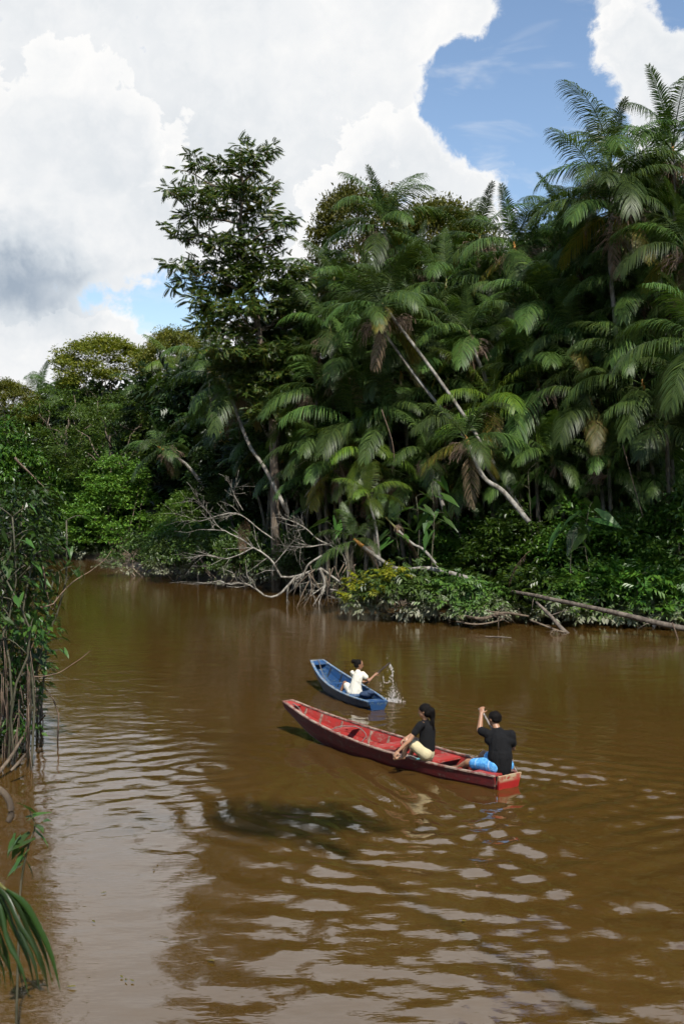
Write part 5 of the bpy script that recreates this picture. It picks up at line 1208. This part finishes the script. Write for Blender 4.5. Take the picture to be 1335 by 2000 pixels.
def girl():
    root = person('child in white dress with hair bun paddling the blue canoe', Vector((.27, 24.95, .2)))
    D = 24.9; pel, che, nek, hed = Z6(648, 500, D), Z6(688, 330, D), Z6(688, 238, D), Z6(703, 178, D)
    sl, sr = Z6(622, 278, D + .06), Z6(752, 292, D + .02); er, hr = Z6(828, 378, D - .02), Z6(905, 302, D + .08); el, hl = Z6(660, 380, D + .30), Z6(772, 392, D + .28)
    u = blue.u; fw = u; hipL, hipR = pel + Vector((-.07, 0, -.02)), pel + Vector((.07, .03, -.02)); kl = Z6(528, 405, D + .34); kr = Z6(640, 420, D + .5); al = Z6(470, 535, D + .36); ar = Z6(600, 540, D + .72); al.z = max(.09, al.z); ar.z = max(.09, ar.z)
    mb = MB(); caps(mb, pel, .10, che, .092); caps(mb, sl, .040, sr, .040); caps(mb, nek - Vector((0, 0, .03)), .038, hed - Vector((0, 0, .05)), .040)
    for a, ra, b_, rb in ((sl, .038, el, .031), (el, .032, hl, .021), (sr, .038, er, .031), (er, .032, hr, .021), (hipL, .07, kl, .047), (kl, .046, al, .029), (hipR, .07, kr, .047), (kr, .046, ar, .029)): caps(mb, a, ra, b_, rb)
    for a in (al, ar): caps(mb, a, .026, a + u * .13 + Vector((0, 0, -.02)), .022)
    sh = (Z6(1085, 155, D + .26) - Z6(790, 408, D + .12)).normalized()
    hand(mb, hr - sh * .02, (hr - er), Vector((.4, .6, -.6)), .85, 1.4, -1); hand(mb, hl, (hl - el), Vector((.2, -.5, -.6)), .85, 1.4)
    fr = head(mb, hed, Vector((.80, .10, -.12)), Vector((.02, .05, 1)), .205); f, s, up, k = fr
    bd = rel(root, fuse(mb, 'body', M['skin_g'], root, .008, 5)); face(bd, hed, fr)
    mb = MB(); ellip(mb, hed + up * .032 - f * .022, (.090, .080, .080), f, s, up, 16); ellip(mb, hed - f * .050 - up * .012, (.062, .076, .066), f, s, up, 12); ellip(mb, hed - f * .03 + up * .024, (.080, .082, .080), f, s, up, 12); ellip(mb, Z6(640, 138, D + .02), (.052, .05, .048), f, s, up, 12); rel(root, fuse(mb, 'hair', M['hair'], root, .008, 2, .008))
    mb = MB(); caps(mb, pel + Vector((.01, 0, -.03)), .15, pel + (che - pel) * .4, .125); caps(mb, pel + (che - pel) * .4, .124, che, .108); caps(mb, che, .108, nek - Vector((0, 0, .075)), .075); caps(mb, sl - Vector((0, 0, .01)), .048, sr - Vector((0, 0, .01)), .048); caps(mb, sl, .053, sl + (el - sl) * .45, .050); caps(mb, sr, .053, sr + (er - sr) * .50, .054); caps(mb, nek - Vector((0, 0, .06)), .06, nek - Vector((0, 0, .025)), .046)
    caps(mb, hipL + Vector((0, 0, -.02)), .10, hipL + (kl - hipL) * .62, .08); caps(mb, hipR, .10, hipR + (kr - hipR) * .62, .08); caps(mb, pel + Vector((-.06, -.05, -.09)), .07, pel + Vector((.12, -.05, -.10)), .07); rel(root, fuse(mb, 'dress', M['white'], root, .009, 4, .010))
    a, b_ = Z6(770, 425, D + .22), Z6(1088, 152, D + .24); pd = thing('paddle', a, 'short black paddle lifted from the water by the child', 'paddle'); d = (b_ - a).normalized()
    g = MB(); g.tube([(0, 0, 0), (b_ - a) * .62], [.017, .017], 8); g.obj('shaft', M['paddle'], pd); g = MB(); sd = d.cross(Vector((.3, -1, .2))).normalized(); nn = d.cross(sd); V = []
    for t, w in zip(np.linspace(.52, 1, 6), (.018, .032, .042, .045, .042, .02)): c = (b_ - a) * t; V += [c + sd * .012 + nn * w, c - sd * .012 + nn * w, c - sd * .012 - nn * w, c + sd * .012 - nn * w]
    q = [(i * 4 + k, i * 4 + (k + 1) % 4, i * 4 + 4 + (k + 1) % 4, i * 4 + 4 + k) for i in range(5) for k in range(4)] + [(0, 1, 2, 3), (23, 22, 21, 20)]; g.add([tuple(v) for v in V], None, q); g.obj('blade', M['paddle'], pd)
    # bundle of dark cloth behind her
    mb = MB(); c = Z6(800, 545, D - .35); ellip(mb, c, (.17, .12, .07), Vector((.8, .5, 0)).normalized(), Vector((-.5, .8, 0)).normalized(), Vector((0, 0, 1))); ellip(mb, c + Vector((.06, -.02, .04)), (.10, .10, .05), Vector((1, 0, 0)), Vector((0, 1, 0)), Vector((0, 0, 1)))
    tag(fuse(mb, 'cloth_bundle', M['navy'], None, .012, 3, .02), 'crumpled navy cloth on the stern of the blue canoe', 'cloth')
girl()
# sandals and a cord on the red canoe's floor beside the woman
mb = MB(); mb.tube(spline([Z3(230, 568, 17.98), Z3(265, 560, 18.0), Z3(300, 572, 17.95), Z3(335, 585, 17.96)], 10), np.full(10, .010), 6); tag(mb.obj('cord', M['rope'], None), 'loose grey cord beside the woman in the red canoe', 'cord')
mb = MB(); ellip(mb, Z3(333, 588, 17.97), (.04, .03, .02), Vector((1, 0, 0)), Vector((0, 1, 0)), Vector((0, 0, 1)), 8); M['teal'] = plain_mat('teal_plastic', (.05, .16, .17), None, 5, .4); tag(fuse(mb, 'cup', M['teal'], None, .008, 2), 'small teal plastic piece beside the cord in the red canoe', 'cup')

# splash thrown up by the child's paddle
def splash():
    rg = np.random.default_rng(91); mb = MB(); D = 24.75
    ico = [(0, 0, 1), (0, 0, -1), (1, 0, 0), (-1, 0, 0), (0, 1, 0), (0, -1, 0)]; fc = [(0, 2, 4), (0, 4, 3), (0, 3, 5), (0, 5, 2), (1, 4, 2), (1, 3, 4), (1, 5, 3), (1, 2, 5)]
    def drop(p, r, st=1.0): mb.add(np.array(ico) * np.array([r, r, r * st]) + np.array(tuple(p)), fc)
    path = [(1085, 190), (1092, 200), (1104, 225), (1118, 262), (1118, 330), (1122, 420), (1130, 500), (1125, 580)]
    tp = spline([Z6(x, y, D) for x, y in path], 90)
    for p in tp: drop(p + rg.normal(0, .014, 3), rg.uniform(.004, .011), rg.uniform(1, 2.5))
    tp = spline([Z6(x, y, D) for x, y in ((1005, 325), (1010, 370), (1035, 405), (1075, 395), (1090, 340), (1112, 300))], 50)
    for p in tp: drop(p + rg.normal(0, .010, 3), rg.uniform(.004, .009), 1.4)
    for _ in range(220):
        y = 640 - abs(rg.normal(0, 1)) * 80; p = Z6(1120 + rg.normal(0, 28 + (y - 300) * .08), y, D + rg.normal(0, .08)); drop(p, rg.uniform(.003, .009), rg.uniform(1, 2.4))
    for _ in range(130): p = Z6(1120 + rg.normal(0, 60), 640, D); q = Vector((p.x, p.y + rg.normal(0, .12), abs(rg.normal(0, .012)))); drop(q, rg.uniform(.006, .016), .7)
    for x, y in ((1060, 110), (985, 450), (975, 500), (1160, 440), (1170, 520), (1050, 250), (968, 420)):
        for k in range(5): drop(Z6(x + rg.normal(0, 8), y + rg.normal(0, 20), D), rg.uniform(.003, .007), 1.6)
    m, b, p, out = new_mat('splash_water'); p.inputs['Base Color'].default_value = (.80, .80, .78, 1); p.inputs['Roughness'].default_value = .12; p.inputs['Transmission Weight'].default_value = .35; p.inputs['IOR'].default_value = 1.33
    tag(mb.obj('water_splash', m, None), 'white splash of drops thrown up by the child\'s paddle', 'splash', kind='stuff')
splash()
